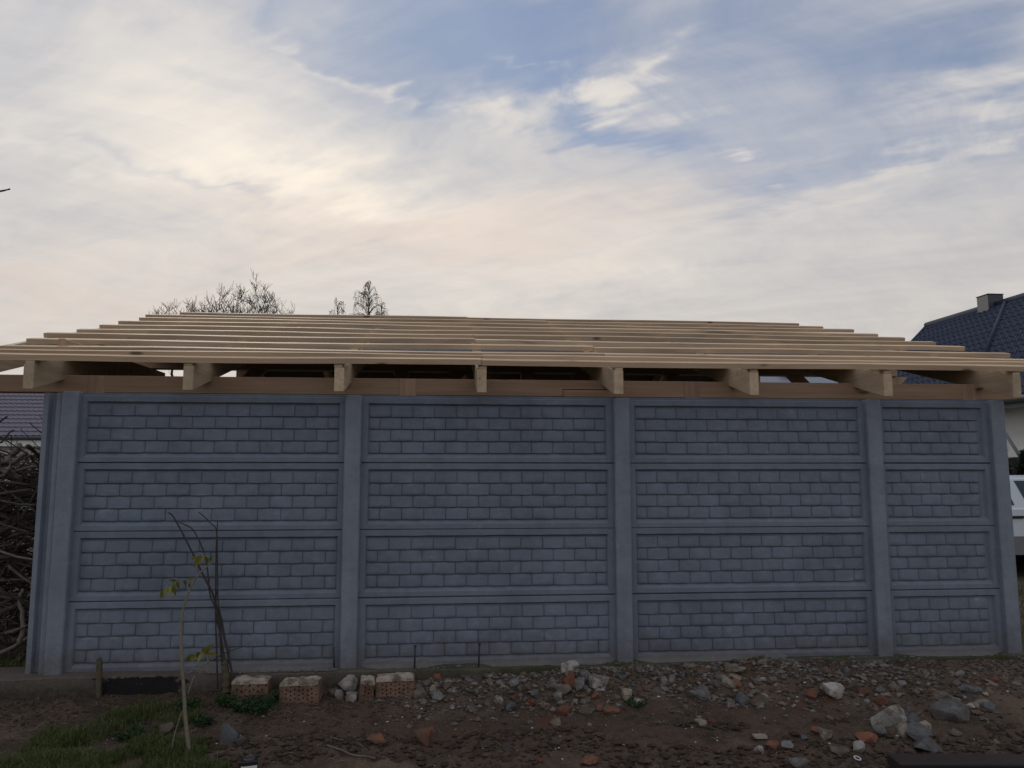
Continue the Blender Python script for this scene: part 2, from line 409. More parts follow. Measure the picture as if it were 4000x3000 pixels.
def stone_mat(name, c1, c2, speck=0.25):
    def fn(t, b):
        tcn = t.vm('ADD', t.node('ShaderNodeTexCoord').outputs['Object'], rand_vec(t))
        n = t.noise(tcn, 14, 6, 0.65); f = t.noise(tcn, 90, 4, 0.7); r = obj_rand(t)
        col = t.mix(t.ramp(n, 0.3, 0.7), c1, c2)
        dirt = t.ramp(t.noise(tcn, 8, 5, 0.7), 0.44, 0.62, 0, 0.8)
        col = t.mix(dirt, col, (0.085, 0.066, 0.052))
        v = t.m('MULTIPLY', t.ramp(r, 0, 1, 0.78, 1.18, False), t.ramp(f, 0.2, 0.8, 1 - speck, 1 + speck, False))
        setc(t, b, t.vm('SCALE', col, scale=v), 0.9, t.m('ADD', n, t.m('MULTIPLY', f, 0.5)), 0.6, 0.006, 0.25)
    return material(name, fn)
STONE = {'w': stone_mat('pale_limestone', (0.29, 0.275, 0.25), (0.37, 0.355, 0.33)),
         'g': stone_mat('grey_rubble', (0.15, 0.15, 0.15), (0.22, 0.22, 0.225)),
         'e': stone_mat('beige_rubble', (0.23, 0.195, 0.155), (0.31, 0.27, 0.22)),
         'b': stone_mat('brick_fragment', (0.215, 0.085, 0.054), (0.17, 0.078, 0.053)),
         'd': stone_mat('dark_slate', (0.085, 0.092, 0.10), (0.13, 0.138, 0.148)),
         'm': stone_mat('muddy_rubble', (0.13, 0.105, 0.085), (0.18, 0.15, 0.125))}
STONE_WORD = {'w': 'pale limestone', 'g': 'grey concrete', 'e': 'beige', 'b': 'orange brick', 'd': 'dark grey slate', 'm': 'muddy brown'}
M_holblock = stone_mat('hollow_brick_clay', (0.15, 0.085, 0.060), (0.21, 0.135, 0.10), 0.25)
M_bmortar = stone_mat('old_mortar', (0.36, 0.30, 0.24), (0.42, 0.37, 0.31), 0.2)

def plain(name, col, rough=0.6, metal=0.0, var=0.12, scale=12, spec=0.4):
    def fn(t, b):
        tcn = t.vm('ADD', t.node('ShaderNodeTexCoord').outputs['Object'], rand_vec(t))
        n = t.noise(tcn, scale, 5, 0.65)
        setc(t, b, t.vm('SCALE', tuple(col), scale=t.ramp(n, 0.25, 0.75, 1 - var, 1 + var, False)), rough, n, 0.15, 0.003, spec)
        b.inputs['Metallic'].default_value = metal
    return material(name, fn)
def leaf_mat(name, c1, c2, trans=0.25):
    def fn(t, b):
        r = t.m('FRACT', t.m('ADD', island(t), obj_rand(t)))
        setc(t, b, t.mix(r, c1, c2), 0.55, spec=0.3)
        tr = t.node('ShaderNodeBsdfTranslucent'); t.put(tr.inputs[0], t.mix(r, c1, c2))
        ms = t.node('ShaderNodeMixShader'); ms.inputs[0].default_value = trans
        out = [n for n in t.n if n.type == 'OUTPUT_MATERIAL'][0]
        t.l.new(b.outputs[0], ms.inputs[1]); t.l.new(tr.outputs[0], ms.inputs[2]); t.l.new(ms.outputs[0], out.inputs[0])
    return material(name, fn)
M_bark = plain('dark_bark', (0.035, 0.030, 0.026), 0.9, var=0.4, scale=30)
M_branch = plain('dead_branch_bark', (0.060, 0.051, 0.044), 0.9, var=0.5, scale=25)
M_branch2 = plain('pale_dead_branch', (0.17, 0.148, 0.125), 0.85, var=0.35, scale=25)
M_branch3 = plain('brown_branch_bark', (0.075, 0.062, 0.052), 0.9, var=0.5, scale=25)
M_stem = plain('shrub_stem_bark', (0.050, 0.040, 0.040), 0.7, var=0.3, scale=40)
M_sapstem = plain('sapling_bark', (0.19, 0.17, 0.13), 0.75, var=0.3, scale=40)
M_leaf = leaf_mat('sapling_leaf', (0.14, 0.155, 0.028), (0.24, 0.225, 0.05))
M_birch = leaf_mat('birch_leaf', (0.20, 0.19, 0.12), (0.30, 0.27, 0.17), .5)
M_grass = leaf_mat('grass_blade', (0.045, 0.078, 0.022), (0.140, 0.155, 0.052))
M_weed = leaf_mat('weed_leaf', (0.022, 0.052, 0.020), (0.045, 0.085, 0.028))
M_conifer = leaf_mat('conifer_leaf', (0.012, 0.028, 0.012), (0.03, 0.055, 0.022), 0.1)
M_steel = plain('rusty_dark_steel', (0.055, 0.045, 0.042), 0.6, 0.4, 0.3)
M_stake = plain('weathered_stake', (0.085, 0.070, 0.047), 0.85, var=0.35, scale=30)
M_black = plain('black_plastic', (0.012, 0.012, 0.013), 0.5)
M_white = plain('white_plastic', (0.62, 0.65, 0.68), 0.45, var=0.06)
M_profile = plain('dark_painted_timber', (0.030, 0.020, 0.018), 0.6, var=0.3)
M_roofR = plain('blue_metal_tile', (0.030, 0.040, 0.072), 0.8, 0.0, 0.10, 6, 0.2)
M_roofL = plain('violet_grey_tile', (0.155, 0.145, 0.185), 0.55, 0.0, 0.15, 9)
M_roofF = plain('pale_grey_sheet_roof', (0.24, 0.28, 0.34), 0.5, 0.0, 0.08)
M_render = plain('white_render', (0.62, 0.63, 0.63), 0.85, var=0.05, scale=5)
M_fascia = plain('white_fascia', (0.75, 0.76, 0.76), 0.5, var=0.03)
M_chim = plain('chimney_sheet', (0.062, 0.072, 0.088), 0.5, var=0.1)
M_glass = plain('dark_glass', (0.075, 0.095, 0.125), 0.08, 0.0, 0.05, 3, 0.6)  # base colour lifted to stand in for the sky reflected in the glass
M_carpaint = plain('white_car_paint', (0.70, 0.77, 0.85), 0.25, 0.0, 0.02, 3, 0.5)
M_carclad = plain('grey_car_cladding', (0.20, 0.21, 0.23), 0.6, var=0.08)
M_tyre = plain('tyre_rubber', (0.018, 0.018, 0.02), 0.85)
M_dkfence = plain('dark_stained_boards', (0.06, 0.055, 0.055), 0.8, var=0.25)

# ------------------------------------------------------------------ terrain
FX = [-3, 0, 1.5, 2.2, 2.7, 3.3, 4.1, 5.2, 6.2, 7.0, 8.0, 9.5]
FZ = [-.10, -.12, -.115, -.10, -.055, -.05, -.03, 0.0, -.015, -.03, -.05, -.06]
BX = [-3, 2.0, 2.7, 3.5, 4.1, 5.0, 6.0, 7.0, 9.5]          # how far the rubble bank reaches out
BW = [.9, .8, .42, .40, .45, .50, .62, .80, .9]
def sstep(t):
    t = min(1.0, max(0.0, t)); return t * t * (3 - 2 * t)
def H(x, y):
    if y > -0.05: return -0.30 if y < 0.22 else -0.05 - 0.002 * min(y, 30)
    foot = float(np.interp(x, FX, FZ)); bw = float(np.interp(x, BX, BW))
    front = -0.185 - 0.02 * sstep((-y - .9) / .6)
    z = foot + (front - foot) * sstep((-0.12 - y) / bw)
    near = 1.0 if -2.6 < y and -2.5 < x < 9.5 else 0.35
    p = Vector((x, y, 0.0))
    z += near * (0.020 * mnoise.fractal(p * 2.3, 1.0, 2.1, 5) + 0.008 * mnoise.fractal(p * 13, 1.0, 2.1, 3))
    if near == 1.0 and y < -.1:
        for mx, my, mh, sx_, sy_ in ((4.02, -.33, .055, .30, .16), (3.4, -.28, .03, .5, .14), (5.05, -.30, .045, .45, .18), (5.75, -.34, .03, .35, .15), (6.5, -.75, .05, .40, .25), (2.85, -.30, .03, .25, .12), (7.2, -.4, .03, .5, .25)):
            z += mh * math.exp(-((x - mx) / sx_) ** 2 - ((y - my) / sy_) ** 2)
        z += 0.022 * sstep((x - 2.3) / .6) * sstep((y + .95) / .3) * mnoise.fractal(p * 5.2 + Vector((2, 1, 5)), .9, 2.1, 4)
    if y < -0.85 and near == 1.0:      # dug-over clods near the viewer
        k = sstep((-0.85 - y) / 0.25) * sstep((x - 1.2) / .5) * sstep((6.2 - x) / 0.8)
        c = mnoise.fractal(p * 6.5 + Vector((4, 9, 1)), 0.9, 2.2, 4)
        z += k * (0.040 * max(-0.6, min(0.9, c)) )
    return z
def gpt(px, py, lift=0.0):
    d = direction(px, py); t = 3.4
    while t < 9:
        q = CAM + d * t
        if q[2] <= H(q[0], q[1]) : break
        t += 0.01
    q = CAM + d * t
    return Vector((q[0], q[1], H(q[0], q[1]) + lift))
def depth_scale(p):
    """pixels of the 4000 px photograph per metre at a point"""
    return FPX / float(np.dot(np.array(p) - CAM, _F))

def spread(lo, hi, step, far, growth=1.35):
    c = list(np.arange(lo, hi + 1e-6, step)); s = step; a = lo; left = []
    while a > -far: s *= growth; a -= s; left.append(a)
    s = step; a = hi; right = []
    while a < far: s *= growth; a += s; right.append(a)
    return left[::-1] + c + right
gx = spread(-2.0, 9.0, 0.026, 900); gy = spread(-2.0, -0.05, 0.022, 900)
gv = [(x, y, H(x, y)) for y in gy for x in gx]
nx = len(gx)
gf = [(j * nx + i, j * nx + i + 1, (j + 1) * nx + i + 1, (j + 1) * nx + i) for j in range(len(gy) - 1) for i in range(nx - 1)]
tag(mesh_obj('ground', gv, gf, M_soil, smooth=True), kind='structure')

# ------------------------------------------------------------------ concrete footing under the fence
bm = bmesh.new()
nfx = 260; xs = np.linspace(-1.6, 9.2, nfx); prof = [(-0.105, -0.6), (-0.105, -0.006), (-0.095, 0.004), (-0.02, 0.012), (0.20, 0.010), (0.20, -0.6)]
grid = []
for i, x in enumerate(xs):
    row = []
    for k, (y, z) in enumerate(prof):
        j = 0.012 * mnoise.noise(Vector((x * 2.1, k * 0.7, 3))) + 0.005 * mnoise.noise(Vector((x * 11, k * 3.1, 9)))
        row.append(bm.verts.new((x, y + (j if k < 3 else 0), z + (0.6 * j if 0 < k < 4 else 0))))
    grid.append(row)
for i in range(nfx - 1):
    for k in range(len(prof) - 1): bm.faces.new((grid[i][k], grid[i][k + 1], grid[i + 1][k + 1], grid[i + 1][k]))
bm.faces.new(grid[0]); bm.faces.new(grid[-1][::-1])
bmesh.ops.recalc_face_normals(bm, faces=list(bm.faces))
tag(bm_obj('concrete_footing', bm, M_footing), 'low concrete strip footing with black bitumen patch under the panel fence', 'footing')

# ------------------------------------------------------------------ precast concrete fence
S = 2.06; POSTX = [0.0, S, 2 * S, 3 * S, 3 * S + 1.068]
fence = empty('concrete_fence', (0, 0, 0), 'grey precast concrete fence with brick-pattern panels under the roof frame', 'fence')
def post_mesh(round_top=False):
    hw, y0, y1, c, zt = 0.061, -0.048, 0.085, 0.008, 2.012
    bm = bmesh.new()
    lay = [(-0.25 + (zt + 0.20) * k / 56, 0) for k in range(57)] + [(zt - 0.03, 0), (zt - 0.008, 0.006), (zt, 0.02)]; sd_ = random.uniform(0, 99)
    rings = []
    for z, ins in lay:
        w_ = hw - ins * 0.6
        r = [(-w_, y1), (-w_, y0 + c), (-w_ + c, y0 + ins * .4), (w_ - c - (ins if round_top else 0), y0 + ins * .4), (w_ - (ins if round_top else 0), y0 + c), (w_ - (ins if round_top else 0), y1)]
        rings.append([bm.verts.new((a + 0.0022 * mnoise.fractal(Vector((a * 9 + sd_, b * 9, z * 11)), 1, 2, 3), b + 0.0018 * mnoise.fractal(Vector((a * 7, sd_, z * 13)), 1, 2, 3) + (0.006 * max(0, mnoise.noise(Vector((a * 30, sd_, z * 9))) - .45) if abs(a) > .05 else 0), z)) for a, b in r])
    for a, b in zip(rings, rings[1:]):
        for i in range(6): bm.faces.new((a[i], a[(i + 1) % 6], b[(i + 1) % 6], b[i]))
    bm.faces.new(rings[-1]); bm.faces.new(rings[0][::-1])
    bmesh.ops.recalc_face_normals(bm, faces=list(bm.faces))
    return bm
for i, x in enumerate(POSTX):
    o = bm_obj('post', post_mesh(i == 4), M_post, fence, loc=(x, 0, [0.012, 0.0, -0.004, 0.0, 0.002][i]))
    o.rotation_euler = (0, R([0.1, -0.15, 0.1, 0.1, -0.1][i]), 0)
# the spare corner post with its slot turned to the viewer
pl = [(-0.196, 0.10), (-0.196, -0.012), (-0.191, -0.02), (-0.158, -0.02), (-0.150, 0.022), (-0.112, 0.022), (-0.104, -0.02), (-0.071, -0.02), (-0.066, -0.012), (-0.066, 0.10)]
prism('post', pl, 'z', -0.25, 2.012, M_post, fence, bev=0.002)

RP, BP = 0.0915, 0.1666          # row and brick pitch
def panel_mesh(L):
    h = 0.494; bm = bmesh.new()
    hx = L / 2; fx = hx - 0.030          # hidden in the slots
    rings = [(hx, 0.0, h, 0.05), (hx, 0.0, h, 0.004), (hx - 0.004, 0.004, h - 0.004, 0.0)]
    vis = hx - 0.031
    ns = max(10, int(L / .06)); sd_ = random.uniform(0, 99)
    def ring(x, z0, z1, y, wob=0.0):
        q = [(-x + 2 * x * k / ns, y, z0) for k in range(ns + 1)] + [(x - 2 * x * k / ns, y, z1) for k in range(ns + 1)]
        return [bm.verts.new((a, b + wob * mnoise.fractal(Vector((a * 6, c * 20, sd_)), 1, 2, 3), c + wob * mnoise.fractal(Vector((a * 8, c * 20, sd_ + 7)), 1, 2, 3))) for a, b, c in q]
    A = ring(hx, 0, h, 0.052); B = ring(hx, 0, h, 0.004); C = ring(hx - 0.003, 0.004, h - 0.004, 0.0, 0.0016)
    D = ring(vis - 0.040, 0.036, h - 0.044, 0.0, 0.0026); E_ = ring(vis - 0.054, 0.068, h - 0.056, 0.026)
    for a, b in ((A, B), (B, C), (C, D), (D, E_)):
        for i in range(len(a)): bm.faces.new((a[i], a[(i + 1) % len(a)], b[(i + 1) % len(a)], b[i]))
    bm.faces.new(E_); bm.faces.new(A[::-1])
    v, f = box(-hx + .01, hx - .01, 0.028, 0.046, h - 0.004, h + 0.022)  # unseen lip added behind the joint so no light comes through
    vs = [bm.verts.new(q) for q in v]
    for q in f: bm.faces.new([vs[i] for i in q])
    bmesh.ops.recalc_face_normals(bm, faces=list(bm.faces))
    return bm
def brick_data(L, seed):
    """one cast brick: rounded off at its top edge, proud and undercut at the bottom; origin at its lower left on the recessed field (y=0)"""
    rn = random.Random(seed); g = 0.0005; hgt = RP - 0.0070
    prof = [(0.0, .97), (.05, 1.04), (.3, 1.0), (.58, .92), (.80, .80), (.93, .64), (1.0, .42)]
    us = [0, .04, .18, .5, .82, .96, 1] if L > 0.1 else [0, .08, .5, .92, 1]
    ue = [.50, .84, .97, 1.06, .97, .84, .50] if L > 0.1 else [.5, .86, 1.04, .86, .5]
    n, m_ = len(us) - 1, len(prof) - 1; V, Fc = [], []; th = 0.0165 * rn.uniform(.9, 1.08); tl = rn.uniform(-.0015, .0015)
    for j, (v, q) in enumerate(prof):
        for i, u in enumerate(us):
            x = g + (L - 2 * g) * u; z = hgt * v
            y = -th * q * ue[i] + rn.uniform(-.0017, .0017) * (1 if 0 < i < n and j < m_ else .3) + tl * (u - .5)
            z += rn.uniform(-.0015, .0015) if 0 < j < m_ else (rn.uniform(0, .0022) if j == 0 else 0)
            V.append((x, y, z))
    for j in range(m_):
        for i in range(n):
            a = j * (n + 1) + i; Fc.append((a, a + 1, a + n + 2, a + n + 1))
    loop = [i for i in range(n + 1)] + [j * (n + 1) + n for j in range(1, m_ + 1)] + [m_ * (n + 1) + i for i in range(n - 1, -1, -1)] + [j * (n + 1) for j in range(m_ - 1, 0, -1)]
    base = len(V)
    for k in loop: V.append((V[k][0], 0.004, V[k][2]))
    for k in range(len(loop)):
        a, b = loop[k], loop[(k + 1) % len(loop)]; c, d = base + (k + 1) % len(loop), base + k
        Fc.append((a, d, c, b))
    return V, Fc
def brick_meshes(L, n, tag_):
    out = []
    for k in range(n):
        V, Fc = brick_data(L, hash((round(L * 1000), k)) & 0xffff)
        me = bpy.data.meshes.new('brick'); me.from_pydata(V, [], Fc); me.update(); me.polygons.foreach_set('use_smooth', [len(p.vertices) == 4 and p.normal.z > -.6 and abs(p.normal.x) < .8 for p in me.polygons]); me.materials.append(M_brick); out.append((me, V, Fc))
    return out
FULL = brick_meshes(BP, 7, 'full'); HALF = brick_meshes(BP / 2, 4, 'half')
restV, restF = [], []
n_single = 0
for bay in range(4):
    xc = (POSTX[bay] + POSTX[bay + 1]) / 2; gap = POSTX[bay + 1] - POSTX[bay]; L = gap - 0.07
    nb = 11 if bay < 3 else 5
    for lev in (3, 2, 1, 0):
        jx, jy, jz = random.uniform(-.006, .006), random.uniform(-.003, .003), random.uniform(-.002, .002)
        pan = bm_obj('panel', panel_mesh(L), M_panel, fence, loc=(xc + jx, jy, 0.002 + lev * 0.5 + jz))
        pan.rotation_euler = (0, R(random.uniform(-.06, .06)), 0)
        x_start = -nb * BP / 2
        if bay == 3: x_start = -0.46 + (0.02 if lev % 2 else 0.0)
        for row in range(4):
            z = 0.068 + 0.003 + row * RP
            full_row = (row % 2 == 1)      # rows counted from below; the top row starts with a whole brick
            cells = [(k * BP, BP) for k in range(nb)] if full_row else [(0, BP / 2)] + [(BP / 2 + k * BP, BP) for k in range(nb - 1)] + [((nb - 0.5) * BP, BP / 2)]
            for k, (bx, bl) in enumerate(cells):
                me, V, Fc = random.choice(FULL if bl == BP else HALF)
                if n_single < 300 and (bay == 0 or (bay == 1 and lev <= 2)):
                    o = bpy.data.objects.new('brick', me); COL.objects.link(o); o.parent = pan
                    o.location = (x_start + bx, 0.026, z); n_single += 1
                else:
                    b0 = len(restV); ox, oy, oz = xc + jx + x_start + bx, jy + 0.026, 0.002 + lev * .5 + jz + z
                    restV += [(v[0] + ox, v[1] + oy, v[2] + oz) for v in V]; restF += [tuple(i + b0 for i in f) for f in Fc]
rb = tag(mesh_obj('brick', restV, restF, M_brick, fence), kind='stuff')
rb.data.polygons.foreach_set('use_smooth', [p.normal.z > -.6 and abs(p.normal.x) < .8 for p in rb.data.polygons])

# ------------------------------------------------------------------ timber roof frame
SLOPE = math.atan2(0.1360, 0.4968); TS = math.tan(SLOPE)
roof = empty('timber_carport', (3.5, 2.0, -0.05), 'new timber roof frame of rafters and battens standing behind the fence', 'roof frame')
roof_off = Vector((-3.5, -2.0, 0.05))
def rp(o):
    o.location = Vector(o.location) + roof_off; o.parent = roof; return o
RAFX = [-0.86, -0.195, 0.895, 1.968, 3.024, 4.055, 5.12, 6.20, 7.27]
def rafter_top(y): return 2.190 + TS * (y + 0.25)
YR = 4.46; ZR = rafter_top(YR)          # ridge; the far slope mirrors the near one
def mem_strip(name, x0, x1, ya, za, yb, zb):
    n = 60; V, Fc = [], []
    for i in range(n + 1):
        x = x0 + (x1 - x0) * i / n - 3.5
        for k in range(13):
            u = k / 12; V.append((x, ya + (yb - ya) * u - 2.0, za + (zb - za) * u - 2.0 - 0.012 * abs(math.sin((x + 3.7) * 2.93)) * (1 if 0 < k < 12 else .3)))
    for i in range(n):
        for k in range(12): q = i * 13 + k; Fc.append((q, q + 1, q + 14, q + 13))
    o = mesh_obj(name, V, Fc, M_membrane, smooth=True); o.location = (3.5, 2.0, 2.0); rp(o)
M_membrane = plain('roof_membrane', (0.032, 0.038, 0.055), 0.6, var=0.15)
mem_strip('membrane', -0.24, 7.32, 0.16, rafter_top(0.16) + .0012, YR, ZR + .0012)
mem_strip('membrane', -0.24, 7.32, YR + .004, ZR + .0012, 2 * YR + .235, rafter_top(-0.235) + .0012)
for x in RAFX[1:]:
    y0, y1 = YR + .03, 2 * YR + .24; d = 0.170 / math.cos(SLOPE); zt = lambda y: rafter_top(2 * YR - y)
    o = prism('rafter', [(a - 6.0, b - 2.0) for a, b in ((y0, zt(y0)), (y0, zt(y0) - d), (y1, zt(y1) - d), (y1, zt(y1)))], 'x', -.036, .036, M_rafter, bev=0.003); o.location = (x + .01, 6.0, 2.0); rp(o)
for i, x in enumerate(RAFX):
    hw = 0.036; y0 = -0.245 + random.uniform(-.012, .012); y1 = 4.42
    d = 0.170 / math.cos(SLOPE)
    tail = random.uniform(0.0, 0.015)
    poly = [(y0, rafter_top(y0)), (y0 + tail * .3, rafter_top(y0) - d + 0.0), (y1, rafter_top(y1) - d), (y1, rafter_top(y1))]
    o = prism('rafter', [(a - 2.0, b - 2.0) for a, b in poly], 'x', -hw, hw, M_rafter, bev=0.003); o.location = (x, 2.0, 2.0); o.rotation_euler = (0, 0, R(random.uniform(-.15, .15))); rp(o)
    hw = 0.030
    poly = [(y0 + .004, rafter_top(y0) + 0.002), (y1, rafter_top(y1) + 0.002), (y1, rafter_top(y1) + 0.028), (y0 + .004, rafter_top(y0) + 0.028)]
    o = prism('counter_batten', [(a - 2.0, b - 2.0) for a, b in poly], 'x', -hw, hw, M_rafter, bev=0.002); o.location = (x + random.uniform(-.006, .006), 2.0, 2.0); rp(o)
ROWS = [(4.221, -.726, 7.675), (3.724, -.966, 7.767), (3.228, -.839, 7.910), (2.731, -.860, 7.933), (2.234, -.834, 7.952), (1.737, -.822, 7.974), (1.240, -.874, 7.926), (0.744, -.755, 8.021), (0.247, -.677, 8.0), (-0.25, -1.1, 8.02)]
def batten(xa, xb, y, z, size=(0.080, 0.041)):
    """a sawn batten lying on the slope, slightly bowed and waney"""
    n = max(4, int((xb - xa) / 0.22)); bm = bmesh.new(); rows_ = []
    L = xb - xa; ph = random.uniform(0, 50); w_, h = size
    for i in range(n + 1):
        u = i / n; x = -L / 2 + L * u
        sag = 0.004 * math.sin(u * math.pi * 2.2 + ph) + 0.003 * mnoise.noise(Vector((x * 1.3, ph, 0)))
        tw = 0.0025 * mnoise.noise(Vector((x * 3.1, ph, 5)))
        yb = 0.008 * math.sin(u * 3.0 + ph)
        wane = 0.003 + 0.010 * max(0.0, mnoise.noise(Vector((x * 1.1, ph, 17))) - 0.15)
        c = [(0, 0), (w_, 0), (w_, h), (wane, h + tw), (0, h - wane * 0.8 + tw)]
        r = []
        for a, b in c:
            yy = a * math.cos(SLOPE) - b * math.sin(SLOPE); zz = a * math.sin(SLOPE) + b * math.cos(SLOPE)
            r.append(bm.verts.new((x, yy + yb, zz + sag)))
        rows_.append(r)
    for a, b in zip(rows_, rows_[1:]):
        for k in range(5): bm.faces.new((a[k], a[(k + 1) % 5], b[(k + 1) % 5], b[k]))
    bm.faces.new(rows_[0]); bm.faces.new(rows_[-1][::-1])
    bmesh.ops.recalc_face_normals(bm, faces=list(bm.faces))
    o = bm_obj('batten', bm, M_batten); o.location = ((xa + xb) / 2, y, z); return rp(o)
for k, (y, xl, xr) in enumerate(ROWS):
    z = rafter_top(y) + 0.030
    split = 3.02 + random.uniform(-.015, .015)
    if k in (1, 8): split = 4.05
    if k == 7: split = 4.06
    zj = random.uniform(-.003, .003)
    batten(xl, split - 0.0015, y, z + zj); batten(split + 0.0015, xr, y, z - zj * .5)
# doubled fascia batten just behind the eave
for xa, xb in ((-0.62, 3.03), (3.033, 8.0)):
    batten(xa, xb, -0.115, rafter_top(-0.115) + 0.031, size=(0.040, 0.058))
# eave beam in two lengths with a stepped scarf, on posts
BZ0, BZ1, BY0, BY1 = 2.036, 2.168, 0.19, 0.31
o = prism('beam', [(-4.75, BZ0 - 2), (0.245, BZ0 - 2), (0.245, BZ0 + .058 - 2), (0.72, BZ0 + .058 - 2), (0.72, BZ1 - 2), (-4.75, BZ1 - 2)], 'y', 0, BY1 - BY0, M_beam, bev=0.003); o.location = (3.45, BY0, 2); rp(o)
o = prism('beam', [(0.249, BZ0 - 2 - .002), (3.99, BZ0 - 2), (4.16, BZ0 + .012 - 2), (4.16, BZ1 - 2), (0.724, BZ1 - 2), (0.724, BZ0 + .054 - 2), (0.249, BZ0 + .054 - 2)], 'y', 0.002, BY1 - BY0, M_beam, bev=0.003); o.location = (3.45, BY0, 2); rp(o)
for x in (0.077, 2.45, 4.765, 7.183):
    o = bevel_box('timber_post', -.063, .063, -.004, .124, -0.06, 2.166, M_tpost, bev=0.003, loc=(x, BY0, 0)); rp(o)
o = bevel_box('tie_beam', -.025, .025, 0, 2.15, 0, .30, M_tpost, bev=.003, loc=(-0.262, 0.315, 2.172)); rp(o)
# middle purlin on posts with knee braces, rear purlin
def purlin(y, zt, xs, depth=0.2, brace=True):
    o = bevel_box('purlin', -4.35, 4.35, 0, 0.14, -depth, 0, M_beam, bev=0.003, loc=(3.4, y, zt)); rp(o)
    for x in xs:
        o = bevel_box('timber_post', -.07, .07, 0.004, .136, -0.06, zt - depth - .002, M_tpost, bev=0.003, loc=(x, y, 0)); rp(o)
        if brace:
            for s in (-1, 1):
                L = 0.62; o = prism('knee_brace', [(0.0, -L), (0.0, -L + .17), (L - .17, 0), (L, 0)] if s > 0 else [(0.0, -L), (-L, 0), (-L + .17, 0), (0.0, -L + .17)], 'y', 0.03, 0.11, M_tpost, bev=0.002)
                o.location = (x + s * .072, y, zt - depth - .003); rp(o)
purlin(2.1, 2.645, (0.2, 2.28, 3.62, 5.2, 7.2), 0.17)
purlin(6.7, 2.645, (0.2, 3.4, 7.2), 0.17)
purlin(8.55, 2.168, (0.1, 3.4, 7.1), 0.13, False)
purlin(4.18, rafter_top(4.18) - 0.17 / math.cos(SLOPE) - .004, (0.1, 3.4, 7.0), 0.18, False)

# ------------------------------------------------------------------ houses beyond
def tile_roof(name, P00, P10, P01, P11, mat, parent, pitch=0.20, step=0.36, amp=0.040, rise=0.016):
    """profiled tile sheet over the quad; P00-P10 along the eave, P01-P11 along the ridge"""
    P00, P10, P01, P11 = map(Vector, (P00, P10, P01, P11))
    Lu = (P10 - P00).length; Lv = ((P01 - P00).length + (P11 - P10).length) / 2
    nrm = ((P10 - P00).cross(P01 - P00)).normalized()
    if nrm.z < 0: nrm = -nrm
    nu = max(8, int(Lu / pitch * 5)); courses = max(3, int(Lv / step)); vs = []
    for c in range(courses):
        vs += [(c / courses, rise), ((c + 0.5) / courses, rise * 0.45), ((c + 0.999) / courses, 0.0)]
    vs.append((1.0, 0.0))
    V, Fc = [], []
    for v, hgt in vs:
        a = P00.lerp(P01, v); b = P10.lerp(P11, v)
        for i in range(nu + 1):
            u = i / nu; s_ = (a.lerp(b, u) - P00).dot((P10 - P00).normalized()) / pitch
            q = a.lerp(b, u) + nrm * (hgt + amp * (0.5 + 0.5 * math.cos(2 * math.pi * s_)) ** 1.5)
            V.append(tuple(q))
    for j in range(len(vs) - 1):
        for i in range(nu):
            k = j * (nu + 1) + i; Fc.append((k, k + 1, k + nu + 2, k + nu + 1))
    return mesh_obj(name, V, Fc, mat, parent)
def quad_slab(name, pts, mat, parent, th=0.06):
    P = [Vector(p) for p in pts]; n = (P[1] - P[0]).cross(P[2] - P[0]).normalized() * th
    V = [tuple(p) for p in P] + [tuple(p - n) for p in P]; k = len(P)
    Fc = [tuple(range(k)), tuple(range(2 * k - 1, k - 1, -1))] + [(i, k + i, k + (i + 1) % k, (i + 1) % k) for i in range(k)]
    return mesh_obj(name, V, Fc, mat, parent)
def ab(name, x0, x1, y0, y1, z0, z1, mat, parent, bev=0.0):
    c = ((x0 + x1) / 2, (y0 + y1) / 2, z0)
    return bevel_box(name, x0 - c[0], x1 - c[0], y0 - c[1], y1 - c[1], 0, z1 - z0, mat, parent, bev=bev, loc=c)

# right: white house, hipped roof of blue metal tile, sheet-clad chimney
hr = empty('white_house', (0, 0, 0), 'white rendered house with dark blue metal tile roof and square chimney', 'house')
ab('wall', 13.35, 21.4, 2.6, 12.3, -0.2, 2.70, M_render, hr)
rx, rz, ex, ez = 17.4, 5.80, 12.87, 2.75
tile_roof('roof', (ex, 12.76, ez), (ex, 1.2, ez), (rx, 15.73, rz), (rx, 4.2, rz), M_roofR, hr)
quad_slab('roof', [(21.9, 12.76, ez), (rx, 15.73, rz), (rx, 4.2, rz), (21.9, 1.2, ez)], M_roofR, hr)
quad_slab('gable', [(ex + .3, 12.9, ez - .1), (21.6, 12.9, ez - .1), (rx, 15.5, rz - .1)], M_render, hr)
tile_roof('roof', (ex, 1.2, ez), (21.9, 1.2, ez), (rx, 4.2, rz), (rx + .05, 4.2, rz), M_roofR, hr)
tube('ridge_cap', [(rx, 15.8, rz + .03), (rx, 4.2, rz + .03)], 0.09, M_roofR, hr)
tube('verge_trim', [(ex, 12.76, ez + .02), (rx, 15.76, rz + .02)], 0.05, M_roofR, hr)
vt = Vector(at(3955, 1190, Z=5.75)); vt.x = rx - .02; vt.z = rz + .03
tube('valley_trim', [vt, (ex + (rx - ex) * .35, float(vt.y) - 2.9, ez + (rz - ez) * .35 + .05)], 0.05, M_roofR, hr)
ab('fascia', ex - .03, ex + .01, 1.2, 12.76, ez - .20, ez - .02, M_chim, hr)
tube('gutter', [(ex - .07, 12.76, ez - .06), (ex - .07, 1.2, ez - .06)], 0.065, M_chim, hr)
ab('soffit', ex, 13.40, 1.3, 12.7, ez - .16, ez - .13, M_fascia, hr)
cy_ = float(at(3877, 1200, Z=rz)[1])
ch = ab('chimney', rx - .24, rx + .20, cy_ - .22, cy_ + .22, 5.2, 6.10, M_chim, hr, 0.01)
